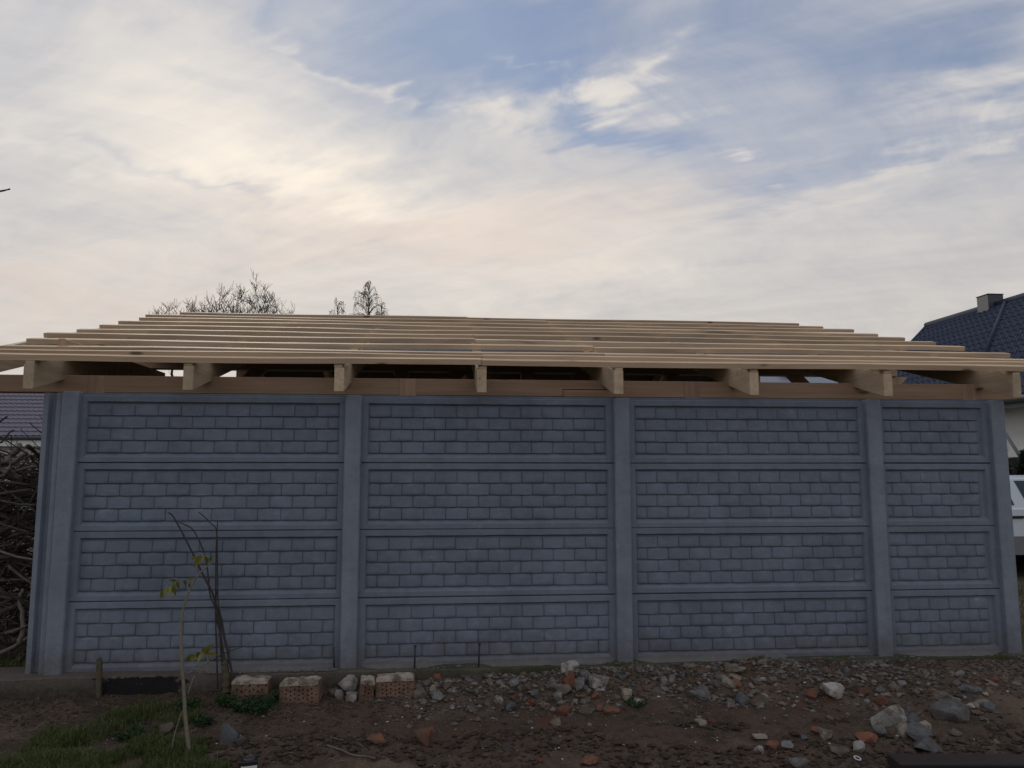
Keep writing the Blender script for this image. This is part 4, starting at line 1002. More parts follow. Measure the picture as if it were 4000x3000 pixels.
BIG = [  # px, py(bottom), w, h, colour, label
 (1357, 2702, 76, 74, 'w', 'rounded pale stone leaning on the footing between two hollow bricks'),
 (1322, 2736, 36, 40, 'w', 'small upright pale stone below the rounded pale stone'),
 (1372, 2742, 46, 44, 'w', 'wedge-shaped pale stone in front of the narrow brick with mortar'),
 (1300, 2725, 44, 36, 'm', 'brown earthy stone right of the crumbly hollow brick'),
 (888, 2912, 72, 96, 'd', 'tall dark grey upright stone with pale top below the shrub'),
 (935, 2918, 50, 40, 'd', 'low dark stone leaning on the tall upright stone'),
 (2230, 2637, 76, 50, 'w', 'pale triangular slab topping the rubble heap at the footing'),
 (2228, 2690, 50, 62, 'b', 'reddish rounded brick piece under the pale triangular slab'),
 (2262, 2702, 56, 46, 'g', 'grey angular stone below the pale triangular slab'),
 (2292, 2678, 50, 46, 'g', 'pale-edged grey stone right of the triangular slab'),
 (2345, 2700, 84, 48, 'w', 'broad pale wedge-shaped stone right of the rubble heap'),
 (2345, 2713, 42, 16, 'w', 'flat pale stone lying under the broad pale wedge'),
 (2182, 2698, 38, 26, 'w', 'flat white stone chip left of the rubble heap'),
 (2182, 2750, 32, 40, 'g', 'pointed grey stone standing in front of the rubble heap'),
 (2205, 2728, 66, 40, 'm', 'dark brown lump at the foot of the rubble heap'),
 (2332, 2732, 44, 22, 'b', 'orange brick piece under the flat pale stone'),
 (2010, 2695, 38, 42, 'g', 'pale grey rounded stone in front of the mossy footing'),
 (1948, 2766, 38, 34, 'w', 'small square pale stone at the edge of the rubble'),
 (1998, 2782, 44, 44, 'd', 'blocky dark grey stone beside the small square pale stone'),
 (2088, 2740, 34, 38, 'd', 'dark pointed stone above an orange brick piece'),
 (2078, 2766, 32, 28, 'b', 'orange brick piece under the dark pointed stone'),
 (2062, 2712, 40, 42, 'm', 'brown rubble piece left of the dark pointed stone'),
 (2130, 2775, 40, 30, 'e', 'beige stone with orange corner at the edge of the rubble'),
 (2205, 2798, 64, 42, 'b', 'rounded orange brick lump lying in front of the rubble heap'),
 (2282, 2790, 56, 44, 'm', 'greenish brown clod right of the orange brick lump'),
 (2390, 2792, 66, 30, 'b', 'flat red brick slab half buried in front of the heap'),
 (2345, 2780, 32, 24, 'b', 'small orange brick piece left of the flat red slab'),
 (1705, 2745, 60, 40, 'g', 'light grey lumpy stone below the narrow hollow brick end'),
 (1640, 2742, 52, 60, 'm', 'brown conical clod right of the last hollow brick'),
 (1690, 2710, 28, 34, 'e', 'small beige block among the brown clods'),
 (1706, 2652, 36, 26, 'b', 'orange brick piece resting against the footing'),
 (1855, 2660, 48, 30, 'd', 'cluster of dark grey pieces against the footing'),
 (2860, 2698, 66, 46, 'e', 'beige limestone block in the rubble before the third bay'),
 (2752, 2722, 42, 42, 'd', 'blue-grey flat stone set upright in the rubble'),
 (2735, 2738, 90, 40, 'g', 'long grey stone lying under the blue-grey flat stone'),
 (2595, 2680, 28, 38, 'w', 'narrow pale stone leaning in the rubble before the third bay'),
 (2625, 2682, 32, 38, 'g', 'grey upright stone right of the narrow pale stone'),
 (2450, 2742, 44, 52, 'e', 'beige pointed stone at the left of the third bay rubble'),
 (2500, 2766, 44, 30, 'w', 'low pale rounded stone before the third bay'),
 (2883, 2645, 84, 34, 'e', 'broken clay block with grooves lying on the rubble'),
 (2872, 2668, 66, 22, 'e', 'flat beige slab under the grooved clay block'),
 (2860, 2766, 36, 32, 'g', 'pale grey square stone at the edge of the third bay rubble'),
 (2972, 2768, 36, 30, 'w', 'small pale rounded stone in front of the rubble'),
 (2905, 2755, 52, 50, 'd', 'dark grey slab piece leaning behind the square stone'),
 (2880, 2690, 40, 34, 'b', 'red brick piece under the flat beige slab'),
 (2745, 2632, 50, 20, 'b', 'flat orange tile piece close to the footing'),
 (3270, 2742, 98, 74, 'w', 'large white angular stone before the end of the third bay'),
 (3178, 2738, 54, 44, 'b', 'orange brick piece left of the large white stone'),
 (3315, 2650, 42, 40, 'd', 'blue-grey square stone near the footing'),
 (3335, 2706, 40, 48, 'm', 'brown rubble piece right of the large white stone'),
 (3494, 2838, 132, 104, 'w', 'big pale tilted block in the right-hand rubble'),
 (3452, 2760, 50, 44, 'b', 'orange brick piece behind the big pale block'),
 (3450, 2880, 66, 54, 'g', 'rough grey stone left below the big pale block'),
 (3535, 2888, 46, 74, 'e', 'upright beige stone with a red spot below the big block'),
 (3575, 2850, 78, 70, 'd', 'dark blue-grey stone right of the big pale block'),
 (3615, 2878, 74, 66, 'e', 'squarish beige block right of the upright stone'),
 (3600, 2898, 108, 46, 'd', 'flat dark slab across the front of the right-hand rubble'),
 (3640, 2948, 110, 60, 'd', 'broad dark slab nearest the dark beam'),
 (3745, 2822, 140, 70, 'd', 'long grey slab half buried right of the rubble'),
 (3400, 2905, 86, 40, 'b', 'orange flat brick piece left of the rough grey stone'),
 (3362, 2948, 44, 52, 'w', 'leaf-shaped pale stone standing near the white ring'),
 (3232, 2892, 58, 50, 'e', 'tan square stone before the third bay'),
 (3200, 2870, 50, 30, 'b', 'red brick piece left of the tan square stone'),
 (3138, 2890, 52, 18, 'd', 'flat dark stone in the bare soil'),
 (3030, 2930, 70, 30, 'b', 'red brick slab beside a small whitish stone'),
 (2968, 2945, 38, 32, 'w', 'small whitish stone next to the red brick slab'),
 (3080, 2932, 46, 34, 'g', 'grey wedge beside the red brick slab'),
 (2975, 2900, 58, 28, 'e', 'flat beige stone above the whitish stone'),
 (3128, 2998, 90, 36, 'g', 'pale grey stone cut by the lower picture edge'),
 (3290, 2950, 80, 34, 'm', 'brown slab near the white ring'),
 (3800, 2712, 74, 30, 'd', 'flat greenish slab below the fence end'),
 (2745, 2840, 48, 34, 'e', 'round tan stone in the bare soil'),
 (2782, 2835, 26, 26, 'b', 'small orange brick piece touching the round tan stone'),
 (2170, 2838, 46, 30, 'm', 'round brown clod lying alone on the soil'),
 (1660, 2915, 70, 70, 'b', 'brown brick block half sunk beside a dark hollow'),
 (1470, 2912, 80, 34, 'b', 'reddish lump of earth and brick near the twigs'),
 (1975, 2940, 44, 32, 'd', 'dark grey stone among the dug clods'),
 (2310, 2992, 74, 34, 'b', 'flat orange brick plate at the lower picture edge'),
 (2110, 2985, 24, 22, 'b', 'small orange brick crumb at the lower picture edge'),
 (640, 2870, 60, 46, 'm', 'mossy stone hidden in the grass behind the sapling'),
 (3700, 2740, 96, 30, 'e', 'sandy flat stone above the long grey slab'),
 (3850, 2760, 66, 24, 'e', 'pale flat stone at the far right'),
]
import re
def short(lab): return lab if len(lab.split()) <= 9 else re.split(r' (?:in|at|under|below|right|left|before|lying|leaning|beside|topping|standing|near|nearest|above|between|half|hidden|among|set|close|cut|touching|resting|across|against|on|behind|next|with|of) ', lab)[0]
BIGPOS = []
for i, (x, y, w_, h, c, lab) in enumerate(BIG): BIGPOS.append((gpt(x, y), short(lab)))
for i, (x, y, w_, h, c, lab) in enumerate(BIG): px_rock(x, y, w_, h, c, 100 + i, lab, 'larger stones and brick pieces in the rubble')
# small countable rubble, thickest along the footing
rn = random.Random(77)
def zone(x):
    return 'second bay' if x < 4.1 else ('third bay' if x < 6.2 else 'short last bay')
cnt = 0
while cnt < 225:
    px = rn.uniform(1600, 3900); py = 2600 + abs(rn.gauss(0, 1)) * 85 + rn.uniform(0, 40)
    if px > 3300: py += abs(rn.gauss(0, 60))
    if px < 1900: py += 20
    if py > 2990: continue
    p = gpt(px, py)
    if p.y > -.125: continue
    c = rn.choices('wgebdm', (.7, 1.9, 2.0, .7, .8, 2.4))[0]; sz = rn.uniform(.022, .055) * rn.choice((1, 1, 1.3)) * (.9 if px < 3300 else 1.1)
    z = zone(p.x)
    nm = 'brick_fragment' if c == 'b' else 'rubble_stone'
    q, sh = min(BIGPOS, key=lambda b: (b[0] - p).length); dq = p - q
    rel = ('right of' if dq.x > 0 else 'left of') if abs(dq.x) > abs(dq.y) * .7 else ('behind' if dq.y > 0 else 'before')
    lab_ = f'small {STONE_WORD[c]} bit {rel} the {sh}'
    if len(lab_.split()) > 16: lab_ = ' '.join(lab_.split()[:16]); lab_ = re.sub(r' (?:the|a|of|in|at|under|with|and|to)$', '', lab_)
    rock(nm, p, sz * rn.uniform(.8, 1.5), sz * rn.uniform(.5, .95), sz * rn.uniform(.7, 1.2), c, 1000 + cnt, lab_, 'brick' if c == 'b' else 'stone', lab_.replace(' bit ', ' bits '), pts=14, sink=.28, tilt=(rn.gauss(0, .3), rn.gauss(0, .3)))
    cnt += 1
# chips and grit nobody could count
def chips(name, n, place, cols, smin, smax, label, mat, seed):
    rn = random.Random(seed); V, Fc = [], []
    ico = [(0, 0, 1), (.9, 0, .25), (.28, .85, .3), (-.72, .52, .2), (-.72, -.52, .3), (.28, -.85, .2), (.5, .35, -.5), (-.5, .3, -.5), (0, -.6, -.5)]
    tri = [(0, 1, 2), (0, 2, 3), (0, 3, 4), (0, 4, 5), (0, 5, 1), (1, 6, 2), (2, 7, 3), (2, 6, 7), (3, 7, 4), (4, 8, 5), (4, 7, 8), (5, 8, 1), (1, 8, 6)]
    for _ in range(n):
        p = place(rn)
        if p is None: continue
        s = rn.uniform(smin, smax) * rn.choice((.6, .8, 1, 1, 1.5)); a = rn.uniform(0, 6.283); ca, sa = math.cos(a), math.sin(a); k = (rn.uniform(.7, 1.5), rn.uniform(.5, 1.1), rn.uniform(.35, .8)); b = len(V)
        for x, y, z in ico:
            x *= k[0] * s * rn.uniform(.8, 1.2); y *= k[1] * s * rn.uniform(.8, 1.2); z *= k[2] * s
            V.append((p[0] + x * ca - y * sa, p[1] + x * sa + y * ca, p[2] + z + s * .1))
        Fc += [tuple(i + b for i in t) for t in tri]
    return tag(mesh_obj(name, V, Fc, mat), label, 'gravel', kind='stuff')
def chip_fn(cols):
    def fn(t, b):
        r = island(t); rp_ = t.node('ShaderNodeValToRGB'); t.l.new(r, rp_.inputs[0]); cr = rp_.color_ramp; cr.interpolation = 'CONSTANT'
        while len(cr.elements) < len(cols): cr.elements.new(0.5)
        for i, c in enumerate(cols): cr.elements[i].position = i / len(cols); cr.elements[i].color = (*c, 1)
        n = t.noise(world_pos(t), 120, 3, .6)
        setc(t, b, t.vm('SCALE', rp_.outputs[0], scale=t.ramp(n, .2, .8, .7, 1.25)), .92, spec=.2)
    return fn
M_chip = material('grit', chip_fn([(.075, .06, .048), (.12, .112, .10), (.058, .046, .038), (.15, .13, .11), (.085, .075, .065), (.10, .055, .042), (.066, .052, .043), (.14, .125, .11)]))
M_wchip = material('white_chips', chip_fn([(.55, .53, .48), (.42, .40, .36), (.62, .60, .56)]))
M_clod = material('soil_crumbs', chip_fn([(.066, .047, .036), (.048, .034, .027), (.088, .063, .048), (.058, .042, .032)]))
def pl_bank(rn):
    x = rn.uniform(2.3, 7.9); bw = float(np.interp(x, BX, BW)); y = -.12 - abs(rn.gauss(0, .42)) * bw * 1.1
    if y < -1.7: return None
    return (x, y, H(x, y))
def pl_soil(rn):
    x = rn.uniform(-.3, 8.0); y = rn.uniform(-1.75, -.12); return (x, y, H(x, y))
def pl_clod(rn):
    x = rn.uniform(1.1, 6.4); y = rn.uniform(-1.7, -.85)
    if mnoise.noise(Vector((x * 1.7, y * 2.4, 3))) < -.12: return None
    return (x, y, H(x, y))
def pl_heap(rn):
    x = rn.choice((rn.uniform(2.4, 4.4), rn.uniform(4.2, 6.8), rn.uniform(4.6, 6.4), rn.uniform(2.6, 7.8))); y = -.115 - abs(rn.gauss(0, .22))
    if mnoise.noise(Vector((x * 2.3, y * 3.1, 7))) < -.18: return None
    return (x, y, H(x, y))
M_chip2 = material('heap_grit', chip_fn([(.14, .12, .097), (.10, .085, .07), (.17, .155, .14), (.08, .066, .054), (.13, .12, .11), (.21, .185, .155)]))
chips('gravel', 2600, pl_heap, None, .010, .026, 'broken mortar and stone crumbs heaped along the footing', M_chip2, 8)
chips('gravel', 5200, pl_bank, None, .006, .016, 'loose grit and crumbled mortar along the footing', M_chip, 1)
chips('gravel', 1000, pl_soil, None, .003, .008, 'fine grit scattered on the bare soil', M_chip, 2)
chips('pale_chips', 260, pl_soil, None, .004, .010, 'tiny white chips scattered over the soil', M_wchip, 3)
chips('soil_crumbs', 4200, pl_clod, None, .010, .026, 'dug crumbs of dark soil near the viewer', M_clod, 4)
def pl_left(rn):
    x = rn.uniform(-.5, 2.4); y = -.115 - abs(rn.gauss(0, .38)); return (x, y, H(x, y)) if y > -1.3 else None
chips('soil_crumbs', 2600, pl_left, None, .004, .013, 'dark crumbs of soil in front of the left fence bay', M_clod, 14)
rn = random.Random(91); V, Fc = [], []
for _ in range(420):
    x, y = (rn.uniform(-.2, 2.2), rn.uniform(-1.35, -.3)) if rn.random() < .6 else (rn.uniform(2.0, 7.6), rn.uniform(-1.6, -.2)); a = rn.uniform(0, 6.283); L = rn.uniform(.015, .06); q0 = Vector((x, y, H(x, y) + .005))
    x2, y2 = x + math.cos(a) * L, y + math.sin(a) * L; q1 = Vector((x2, y2, H(x2, y2) + .006 + rn.uniform(0, .01)))
    tube_data([q0, q0.lerp(q1, .5) + Vector((0, 0, rn.uniform(0, .006))), q1], .0011, 3, V, Fc, False)
tag(mesh_obj('straw', V, Fc, plain('dead_straw', (.26, .22, .14), .8, var=.3)), 'scattered bits of dead straw on the soil', 'straw', kind='stuff')
def pl_mort(rn):
    x = rn.choice((rn.uniform(.9, 2.0), rn.uniform(.9, 2.0), rn.uniform(2.0, 7.2))); return (x, rn.uniform(-.10, -.02), .006)
chips('mortar_crumbs', 700, pl_mort, None, .005, .016, 'mortar crumbs left on the footing ledge', M_mortar, 5)
# mortar smears along the panel foot
for k, (xa, xb) in enumerate(((0.95, 1.98), (2.15, 2.75), (3.0, 4.05), (4.2, 5.4), (6.3, 7.15))):
    n = int((xb - xa) / .03); V, Fc = [], []
    for i in range(n + 1):
        x = xa + (xb - xa) * i / n; e = min(1, min(i, n - i) / 4); a = .016 + .014 * mnoise.noise(Vector((x * 7, k, 2))) ; hh = .012 + (.018 + .014 * mnoise.noise(Vector((x * 9, k, 7)))) * e
        V += [(x, -.012 - (.05 + a) * e, .004), (x, -.008 - .03 * e, .010 + hh * .6), (x, .002, .012 + hh), (x, .006, .0)]
    for i in range(n):
        for j in range(3): q = i * 4 + j; Fc.append((q, q + 1, q + 5, q + 4))
    tag(mesh_obj('mortar_smear', V, Fc, M_mortar), ['rough mortar fillet at the foot of the first bay', 'short mortar smear right of the second post', 'mortar smear left of the third post', 'long mortar smear right of the third post', 'mortar smear at the foot of the short last bay'][k], 'mortar')

# ------------------------------------------------------------------ hollow bricks against the footing
def hollow_brick(px, py, wd, hgt, label, rz=0.0, tilt=0.0, mort=True, seed=0, cols=9, rows=5, dep=.14):
    rn = random.Random(seed); p = gpt(px, py); root = empty('hollow_brick', (p.x, p.y + dep * .5, p.z - .018), label, 'brick', 'hollow bricks lined up along the footing', rz)
    root.rotation_euler = (0, tilt, rz)
    bm = bmesh.new(); hw = wd / 2; y0 = -dep / 2
    gx_ = [-hw + wd * i / cols for i in range(cols + 1)]; gz_ = [hgt * j / rows for j in range(rows + 1)]
    gvv = [[bm.verts.new((x + rn.gauss(0, .0022), y0 + rn.gauss(0, .0022), z + rn.gauss(0, .0018))) for i, x in enumerate(gx_)] for z in gz_]
    for j in range(rows):
        for i in range(cols):
            c = [gvv[j][i], gvv[j][i + 1], gvv[j + 1][i + 1], gvv[j + 1][i]]
            if 0 < i < cols - 1 or (i + j) % 2 == 0 and 0 < i < cols:
                mx, mz = (gx_[i] + gx_[i + 1]) / 2, (gz_[j] + gz_[j + 1]) / 2 + (.22 * hgt / rows * (1 if i % 2 else -1)); a, b = wd / cols * rn.uniform(.26, .36), hgt / rows * rn.uniform(.28, .40)
                ring = [bm.verts.new((mx + u, y0, mz + v)) for u, v in ((0, -b), (a, 0), (0, b), (-a, 0))]; back = [bm.verts.new((v.co.x, y0 + .09, v.co.z)) for v in ring]
                for k in range(4):
                    bm.faces.new((c[k], c[(k + 1) % 4], ring[(k + 1) % 4])); bm.faces.new((c[k], ring[(k + 1) % 4], ring[k]))
                    bm.faces.new((ring[k], ring[(k + 1) % 4], back[(k + 1) % 4], back[k]))
                bm.faces.new(back)
            else: bm.faces.new(c)
    B = [bm.verts.new(q) for q in ((-hw, -y0, 0), (hw, -y0, 0), (hw, -y0, hgt), (-hw, -y0, hgt))]
    bm.faces.new(B[::-1]); bm.faces.new([gvv[0][i] for i in range(cols, -1, -1)] + [B[0], B[1]]); bm.faces.new([gvv[rows][i] for i in range(cols + 1)] + [B[2], B[3]])
    bm.faces.new([gvv[j][0] for j in range(rows + 1)] + [B[3], B[0]]); bm.faces.new([gvv[j][cols] for j in range(rows, -1, -1)] + [B[1], B[2]])
    bmesh.ops.recalc_face_normals(bm, faces=list(bm.faces))
    bm_obj('clay_body', bm, M_holblock, root)
    if mort:
        n, m_ = 14, 6; V, Fc = [], []
        for j in range(m_ + 1):
            for i in range(n + 1):
                x = -hw * .99 + wd * .98 * i / n; y = y0 + .003 + (dep - .006) * j / m_; e = min(1, min(i, n - i, j + .6, m_ - j) / 1.5)
                V.append((x, y - (0.006 * rn.random() if j == 0 else 0), hgt + .002 + e * (.012 + .018 * abs(mnoise.noise(Vector((x * 18, y * 18, seed))))) + rn.uniform(0, .003)))
        for j in range(m_):
            for i in range(n): k = j * (n + 1) + i; Fc.append((k, k + 1, k + n + 2, k + n + 1))
        lip = len(V)
        for i in range(n + 1): V.append((V[i][0], y0 - .004, hgt - .012 - .018 * abs(mnoise.noise(Vector((V[i][0] * 25, seed, 3))))))
        for i in range(n): Fc.append((lip + i, lip + i + 1, i + 1, i))
        mesh_obj('mortar_crust', V, Fc, M_bmortar, root)
    return root
hollow_brick(972, 2722, .25, .115, 'hollow clay brick half hidden by weeds beside the shrub', 0.03, 0.02, seed=1, rows=3)
hollow_brick(1170, 2746, .262, .145, 'crumbly hollow clay brick with pitted right end standing free', -.05, -.03, seed=2, rows=5)
hollow_brick(1424, 2738, .10, .135, 'narrow broken hollow brick end with pale mortar on top', .10, .10, seed=3, cols=4)
hollow_brick(1543, 2722, .262, .135, 'rightmost hollow clay brick with even mortar top', .02, -.02, seed=4)

# ------------------------------------------------------------------ stakes and rods
p = gpt(386, 2722); root = empty('wooden_stake', (p.x, p.y, p.z - .05), 'short weathered wooden stake in front of the left fence bay', 'stake')
o = prism('stake_shaft', [(-.016, 0), (.016, 0), (.018, .285), (.003, .312), (-.016, .300)], 'y', -.014, .014, M_stake, root, .003); o.rotation_euler = (R(-2), R(-3), 0)
for px_, yb, yt, lab, hd in ((1302, 2612, 2527, 'thin steel rod standing left of the second fence post', 0), (1620, 2600, 2526, 'thin steel rod with a head, left of the pair before the second bay', 1), (1871, 2586, 2518, 'thin steel rod with a head nearer the middle of the second bay', 1)):
    q0, q1 = Vector(at(px_ + (6 if not hd else -1), yb, Y=-.075)), Vector(at(px_ + (0 if not hd else 2), yt, Y=-.075))
    root = empty('steel_rod', q0, lab, 'rod', 'steel rods on the footing ledge')
    tube('shaft', [(0, 0, -.04), tuple(q1 - q0)], .0065, M_steel, root)
    if hd: tube('head', [tuple(q1 - q0), tuple(q1 - q0 + Vector((0, 0, .009)))], .011, M_steel, root)
for px_ in (2413, 2434):
    q0 = Vector(at(px_, 2612, Y=-.115)); tag(tube('steel_pin', [q0 - Vector((0, 0, .02)), q0 + Vector((0, 0, .055))], .003, M_steel), ('left' if px_ < 2420 else 'right') + ' of two thin steel pins at the foot of the third post', 'pin', 'steel pins at the third post')

# ------------------------------------------------------------------ shrub of bare rods
sb = gpt(880, 2705); YS = min(sb.y, -.17)
root = empty('bare_shrub', sb, 'shrub of long dark bare rods growing from a mossy stump', 'shrub')
def spath(pts, y0=YS, y1=None):
    y1 = y0 if y1 is None else y1
    return smooth_path([Vector(at(x, y, Y=y0 + (y1 - y0) * i / (len(pts) - 1))) - sb for i, (x, y) in enumerate(pts)], 5)
rods = [([(912, 2672), (893, 2560), (860, 2430), (835, 2330), (806, 2270), (783, 2225), (752, 2160), (722, 2100), (690, 2040), (672, 2012), (657, 2002)], .0085, -.10),
        ([(884, 2640), (862, 2480), (842, 2380), (820, 2320), (812, 2240), (800, 2170), (777, 2110), (752, 2068), (728, 2052), (698, 2040)], .0068, -.16),
        ([(850, 2690), (846, 2550), (842, 2400), (843, 2270), (844, 2150), (850, 2036)], .0065, -.03),
        ([(908, 2640), (885, 2530), (868, 2430), (852, 2350), (849, 2200), (846, 2075), (824, 2045), (800, 2020), (776, 2000)], .0062, -.08),
        ([(868, 2600), (863, 2540), (858, 2470), (843, 2400), (846, 2300)], .0075, -.02),
        ([(832, 2580), (870, 2555), (920, 2535), (958, 2524)], .0045, -.05)]
for pts, r, dy in rods:
    pp = spath(pts, YS, YS + dy); tube('rod', pp, [r * (1 - .45 * i / len(pp)) for i in range(len(pp))], M_stem, root, 7)
pp = spath([(888, 2705), (884, 2660), (880, 2610), (882, 2575)]); tube('stump', pp, [.035 * (1 - .5 * i / len(pp)) * (1 + .2 * math.sin(i * 2.1)) for i in range(len(pp))], M_stake, root, 9)

# ------------------------------------------------------------------ sapling with divided leaves
sp = gpt(741, 2950); YP = sp.y
root = empty('sapling', sp, 'thin pale-stemmed sapling with a few drooping yellow-green leaves', 'sapling')
def lp(pts, dy=0.0): return smooth_path([Vector(at(x, y, Y=YP + dy * i)) - sp for i, (x, y) in enumerate(pts)], 5)
pp = lp([(743, 2965), (735, 2900), (724, 2800), (719, 2702), (712, 2600), (707, 2476), (712, 2400), (728, 2340), (748, 2287), (777, 2243), (812, 2210), (826, 2200)])
tube('stem', pp, [.0125 * (1 - .72 * i / len(pp)) for i in range(len(pp))], M_sapstem, root, 8)
pp = lp([(735, 2800), (715, 2760), (690, 2830), (672, 2930)]); 
tube('side_stem', lp([(722, 2760), (700, 2810), (680, 2880), (668, 2950)]), .0035, M_sapstem, root, 6)
tube('side_stem', lp([(732, 2715), (760, 2640), (790, 2600), (812, 2590), (808, 2570), (797, 2552)]), .0038, M_sapstem, root, 6)
def leaflet(base, tip, width, bend=.12):
    base, tip = Vector(base), Vector(tip); ax = tip - base; L = ax.length; ax.normalize(); side = ax.cross(Vector((.2, 1, .3))).normalized(); nn = ax.cross(side)
    V, Fc = [], []; n = 6
    for i in range(n + 1):
        u = i / n; w_ = width * math.sin(math.pi * (u ** .8)) * (1 - .25 * u); c = base + ax * (L * u) + nn * (bend * L * math.sin(u * 3)) * .4
        V += [tuple(c - side * w_ + nn * w_ * .35), tuple(c), tuple(c + side * w_ + nn * w_ * .35)]
    for i in range(n):
        k = i * 3; Fc += [(k, k + 1, k + 4, k + 3), (k + 1, k + 2, k + 5, k + 4)]
    mesh_obj('leaflet', V, Fc, M_leaf, root, True)
def fan(stalk, tips, width):
    pp = lp(stalk); tube('leaf_stalk', pp, .002, M_sapstem, root, 5)
    for i, (bx, by, tx, ty, w_) in enumerate(tips):
        dy = random.uniform(-.06, .06); leaflet(Vector(at(bx, by, Y=YP)) - sp, Vector(at(tx, ty, Y=YP + dy)) - sp, w_ * width)
fan([(748, 2288), (735, 2268), (715, 2262), (690, 2268), (660, 2285), (645, 2300)],
    [(645, 2298, 628, 2340, 1.2), (655, 2290, 640, 2330, 1), (668, 2282, 668, 2340, 1), (680, 2274, 688, 2330, 1.1), (695, 2268, 700, 2300, .9), (712, 2264, 706, 2292, .9), (722, 2264, 728, 2290, .8), (735, 2268, 752, 2256, .8), (742, 2276, 748, 2300, .8), (690, 2268, 660, 2262, .8), (705, 2264, 700, 2256, .6)], .0145)
fan([(826, 2200), (812, 2178), (790, 2168), (765, 2178)],
    [(790, 2170, 756, 2218, 1.2), (770, 2176, 748, 2185, 1), (800, 2170, 790, 2198, .9), (808, 2172, 812, 2198, 1), (814, 2178, 832, 2195, .9), (822, 2190, 832, 2170, .8), (785, 2170, 770, 2190, .9), (795, 2168, 800, 2160, .7)], .0145)
fan([(797, 2552), (780, 2545), (760, 2555), (745, 2570)],
    [(797, 2552, 836, 2512, 1.2), (790, 2548, 812, 2522, 1), (780, 2546, 770, 2570, 1.1), (765, 2552, 745, 2590, 1.2), (752, 2562, 726, 2578, 1), (797, 2552, 852, 2556, 1), (790, 2552, 772, 2590, .9), (760, 2556, 736, 2556, .8)], .0145)

# ------------------------------------------------------------------ weeds and grass
def weed(px, py, r, h, n, label, seed):
    rn = random.Random(seed); p = gpt(px, py); root = empty('weed_tuft', p, label, 'weed', 'weed tufts'); V, Fc, SV, SF = [], [], [], []
    for i in range(n):
        a = rn.uniform(0, 6.283); lean = rn.uniform(.1, 1.0); L = h * rn.uniform(.55, 1.1)
        pts = [Vector((math.cos(a) * r * .15, math.sin(a) * r * .15, 0))]; d = Vector((math.cos(a) * lean, math.sin(a) * lean, 1)).normalized()
        for k in range(4): d = (d + Vector((math.cos(a) * .15, math.sin(a) * .15, -.10))).normalized(); pts.append(pts[-1] + d * L / 4)
        tube_data(pts, .0012, 3, SV, SF, False)
        for q in pts[1:]:
            for _ in range(5):
                c = q + Vector((rn.gauss(0, .012), rn.gauss(0, .012), rn.gauss(0, .01))); s = rn.uniform(.006, .014)
                u = Vector((rn.gauss(0, 1), rn.gauss(0, 1), rn.gauss(.2, .6))).normalized() * s; v = u.cross(Vector((rn.gauss(0, 1), rn.gauss(0, 1), rn.gauss(0, 1)))).normalized() * s * .5
                b = len(V); V += [tuple(c - u), tuple(c + v), tuple(c + u), tuple(c - v)]; Fc.append((b, b + 1, b + 2, b + 3))
    mesh_obj('foliage', V, Fc, M_weed, root); mesh_obj('stems', SV, SF, M_weed, root)
for i, (x, y, r, h, n, lab) in enumerate(((1005, 2782, .13, .12, 60, 'lush dark green weed tuft in front of the half hidden brick'), (880, 2752, .06, .08, 26, 'small weed tuft at the foot of the bare shrub'), (740, 2770, .07, .09, 30, 'weed tuft behind the sapling stem'), (505, 2890, .09, .09, 36, 'broad-leaved weed tuft in the grass left of the sapling'), (2485, 2765, .06, .06, 18, 'low weed tuft among the rubble before the third bay'), (1065, 2740, .05, .06, 16, 'weed sprig between the two left hollow bricks'), (790, 2830, .08, .06, 26, 'low weed tuft between sapling and shrub'), (935, 2775, .06, .07, 22, 'weed tuft just left of the lush dark one'))):
    weed(x, y, r, h, n, lab, 300 + i)
rn = random.Random(55); V, Fc = [], []
def blade(x, y, z, L, wd, a, lean):
    d = Vector((math.cos(a), math.sin(a), 0)); s = Vector((-math.sin(a), math.cos(a), 0)) * wd; p = Vector((x, y, z - .004)); b = len(V)
    m1 = p + Vector((0, 0, L * .55)) + d * L * lean * .3; t = p + Vector((0, 0, L * (1 - lean * .35))) + d * L * lean
    V.extend([tuple(p - s), tuple(p + s), tuple(m1 + s * .7), tuple(m1 - s * .7), tuple(t)]); Fc.extend([(b, b + 1, b + 2, b + 3), (b + 3, b + 2, b + 4)])
made = 0
while made < 30000:
    px = rn.uniform(-120, 1050); lo = 2770 if px > 520 else 2800 + (520 - px) * .22
    py = rn.uniform(lo, 3040)
    d = direction(px, py); t = (-.19 - CAM[2]) / d[2]; q = CAM + d * t; x, y = q[0], q[1]
    m_ = mnoise.fractal(Vector((x * 3.3, y * 3.3, 8)), 1, 2, 4) + (py - 2900) / 500 - max(0, px - 760) / 300
    if m_ < rn.uniform(-.15, .45): continue
    blade(x, y, H(x, y), rn.uniform(.02, .07) * (1.6 if rn.random() < .06 else 1), rn.uniform(.0012, .0028), rn.uniform(0, 6.283), rn.uniform(.1, .9)); made += 1
for _ in range(500):      # odd blades in the soil and along the far ground
    x, y = rn.uniform(2.0, 7.9), rn.uniform(-1.6, -.13); c = mnoise.noise(Vector((x * 2.2, y * 2.2, 1)))
    if c > .1: blade(x, y, H(x, y), rn.uniform(.015, .045), .0015, rn.uniform(0, 6.283), rn.uniform(.2, .9))
for _ in range(7000):     # grass behind the fence ends
    x, y = (rn.uniform(7.4, 10.5), rn.uniform(.2, 3.6)) if rn.random() < .75 else (rn.uniform(-2, -.25), rn.uniform(.15, .7))
    blade(x, y, H(x, y), rn.uniform(.03, .12), rn.uniform(.002, .005), rn.uniform(0, 6.283), rn.uniform(.1, .9))
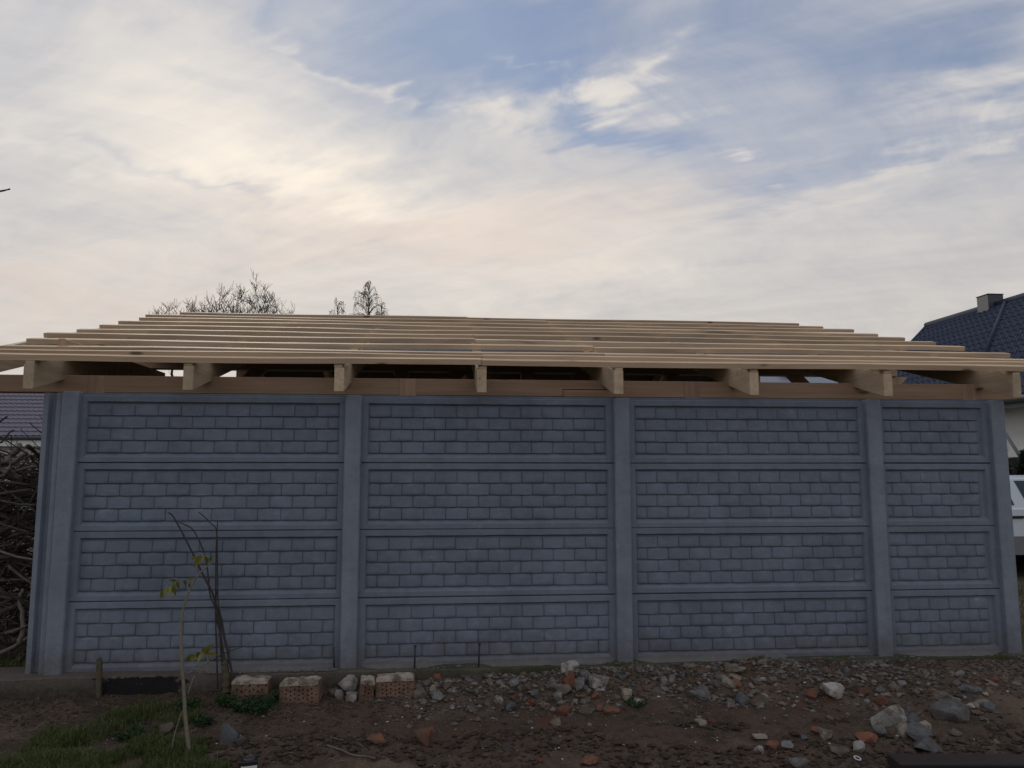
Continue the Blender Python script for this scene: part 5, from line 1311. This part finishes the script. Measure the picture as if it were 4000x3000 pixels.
tag(mesh_obj('grass', V, Fc, M_grass), 'patchy short grass growing on the soil', 'grass', kind='stuff')

# ------------------------------------------------------------------ small odds and ends
def ground_tube(pxs, r, mat, lift=.004):
    pts = smooth_path([gpt(x, y, lift + r) for x, y in pxs], 5); V, Fc = [], []
    tube_data(pts, [r * (1 - .4 * i / len(pts)) for i in range(len(pts))], 6, V, Fc); return V, Fc
for pxs, r, lab in (([(1275, 2920), (1335, 2938), (1380, 2958), (1430, 2963), (1466, 2972)], .006, 'long pale twig curving on the soil'), ([(1290, 2885), (1345, 2896), (1395, 2882)], .0035, 'short twig lying above the long pale twig'), ([(1368, 2898), (1400, 2912), (1430, 2930)], .003, 'thin twig running down towards the long pale twig'), ([(2640, 2840), (2690, 2832), (2715, 2828)], .006, 'reddish stick lying on the bare soil'), ([(3450, 2950), (3490, 2958)], .004, 'straw-coloured stick beside the white ring')):
    V, Fc = ground_tube(pxs, r, M_branch2); tag(mesh_obj('twig', V, Fc, M_branch2 if 'reddish' not in lab else M_branch, smooth=True), lab, 'twig', 'twigs on the soil')
# white square tube with a black taped top
p = gpt(972, 3004); root = empty('square_container', (p.x, p.y, p.z), 'small white square container with black top and round opening', 'container', rz=.25)
bevel_box('body', -.042, .042, -.042, .042, -.03, .028, M_white, root, .004)
bevel_box('black_band', -.0445, .0445, -.0445, .0445, .029, .055, M_black, root, .006)
V, Fc = [], []; seg = 24
for i in range(seg):
    a = 2 * math.pi * i / seg
    for r, z in ((.033, .0555), (.031, .060), (.027, .060), (.026, .0556)): V.append((r * math.cos(a), r * math.sin(a), z))
for i in range(seg):
    for j in range(3): Fc.append((i * 4 + j, ((i + 1) % seg) * 4 + j, ((i + 1) % seg) * 4 + j + 1, i * 4 + j + 1))
mesh_obj('ring', V, Fc, M_chim, root, True)
tube('opening', [(0, 0, .0552), (0, 0, .0562)], .026, M_clod, root, 24)
# white ring
p = gpt(3350, 2972, .006); V, Fc = [], []; seg = 26
for i in range(seg):
    a = 2 * math.pi * i / seg
    for k in range(6):
        b = 2 * math.pi * k / 6; V.append(((.021 + .004 * math.cos(b)) * math.cos(a), (.016 + .004 * math.cos(b)) * math.sin(a), .004 * math.sin(b)))
for i in range(seg):
    for k in range(6): Fc.append((i * 6 + k, ((i + 1) % seg) * 6 + k, ((i + 1) % seg) * 6 + (k + 1) % 6, i * 6 + (k + 1) % 6))
o = mesh_obj('plastic_ring', V, Fc, M_white, smooth=True, loc=p); o.rotation_euler = (R(22), R(10), .3); tag(o, 'small white plastic ring lying on the soil', 'ring')
# dark beam across the lower right corner
a_ = gpt(3490, 3022); b_ = gpt(4080, 3022)
root = empty('dark_beam', (a_.x, a_.y, a_.z), 'dark painted beam lying across the lower right corner', 'beam', rz=math.atan2(b_.y - a_.y, b_.x - a_.x))
L = (b_ - a_).length + .8
bevel_box('web', 0, L, -.07, .07, .0, .075, M_profile, root, .004)
bevel_box('front_flange', .0, L, -.082, -.071, -.02, .070, M_black, root, .002)
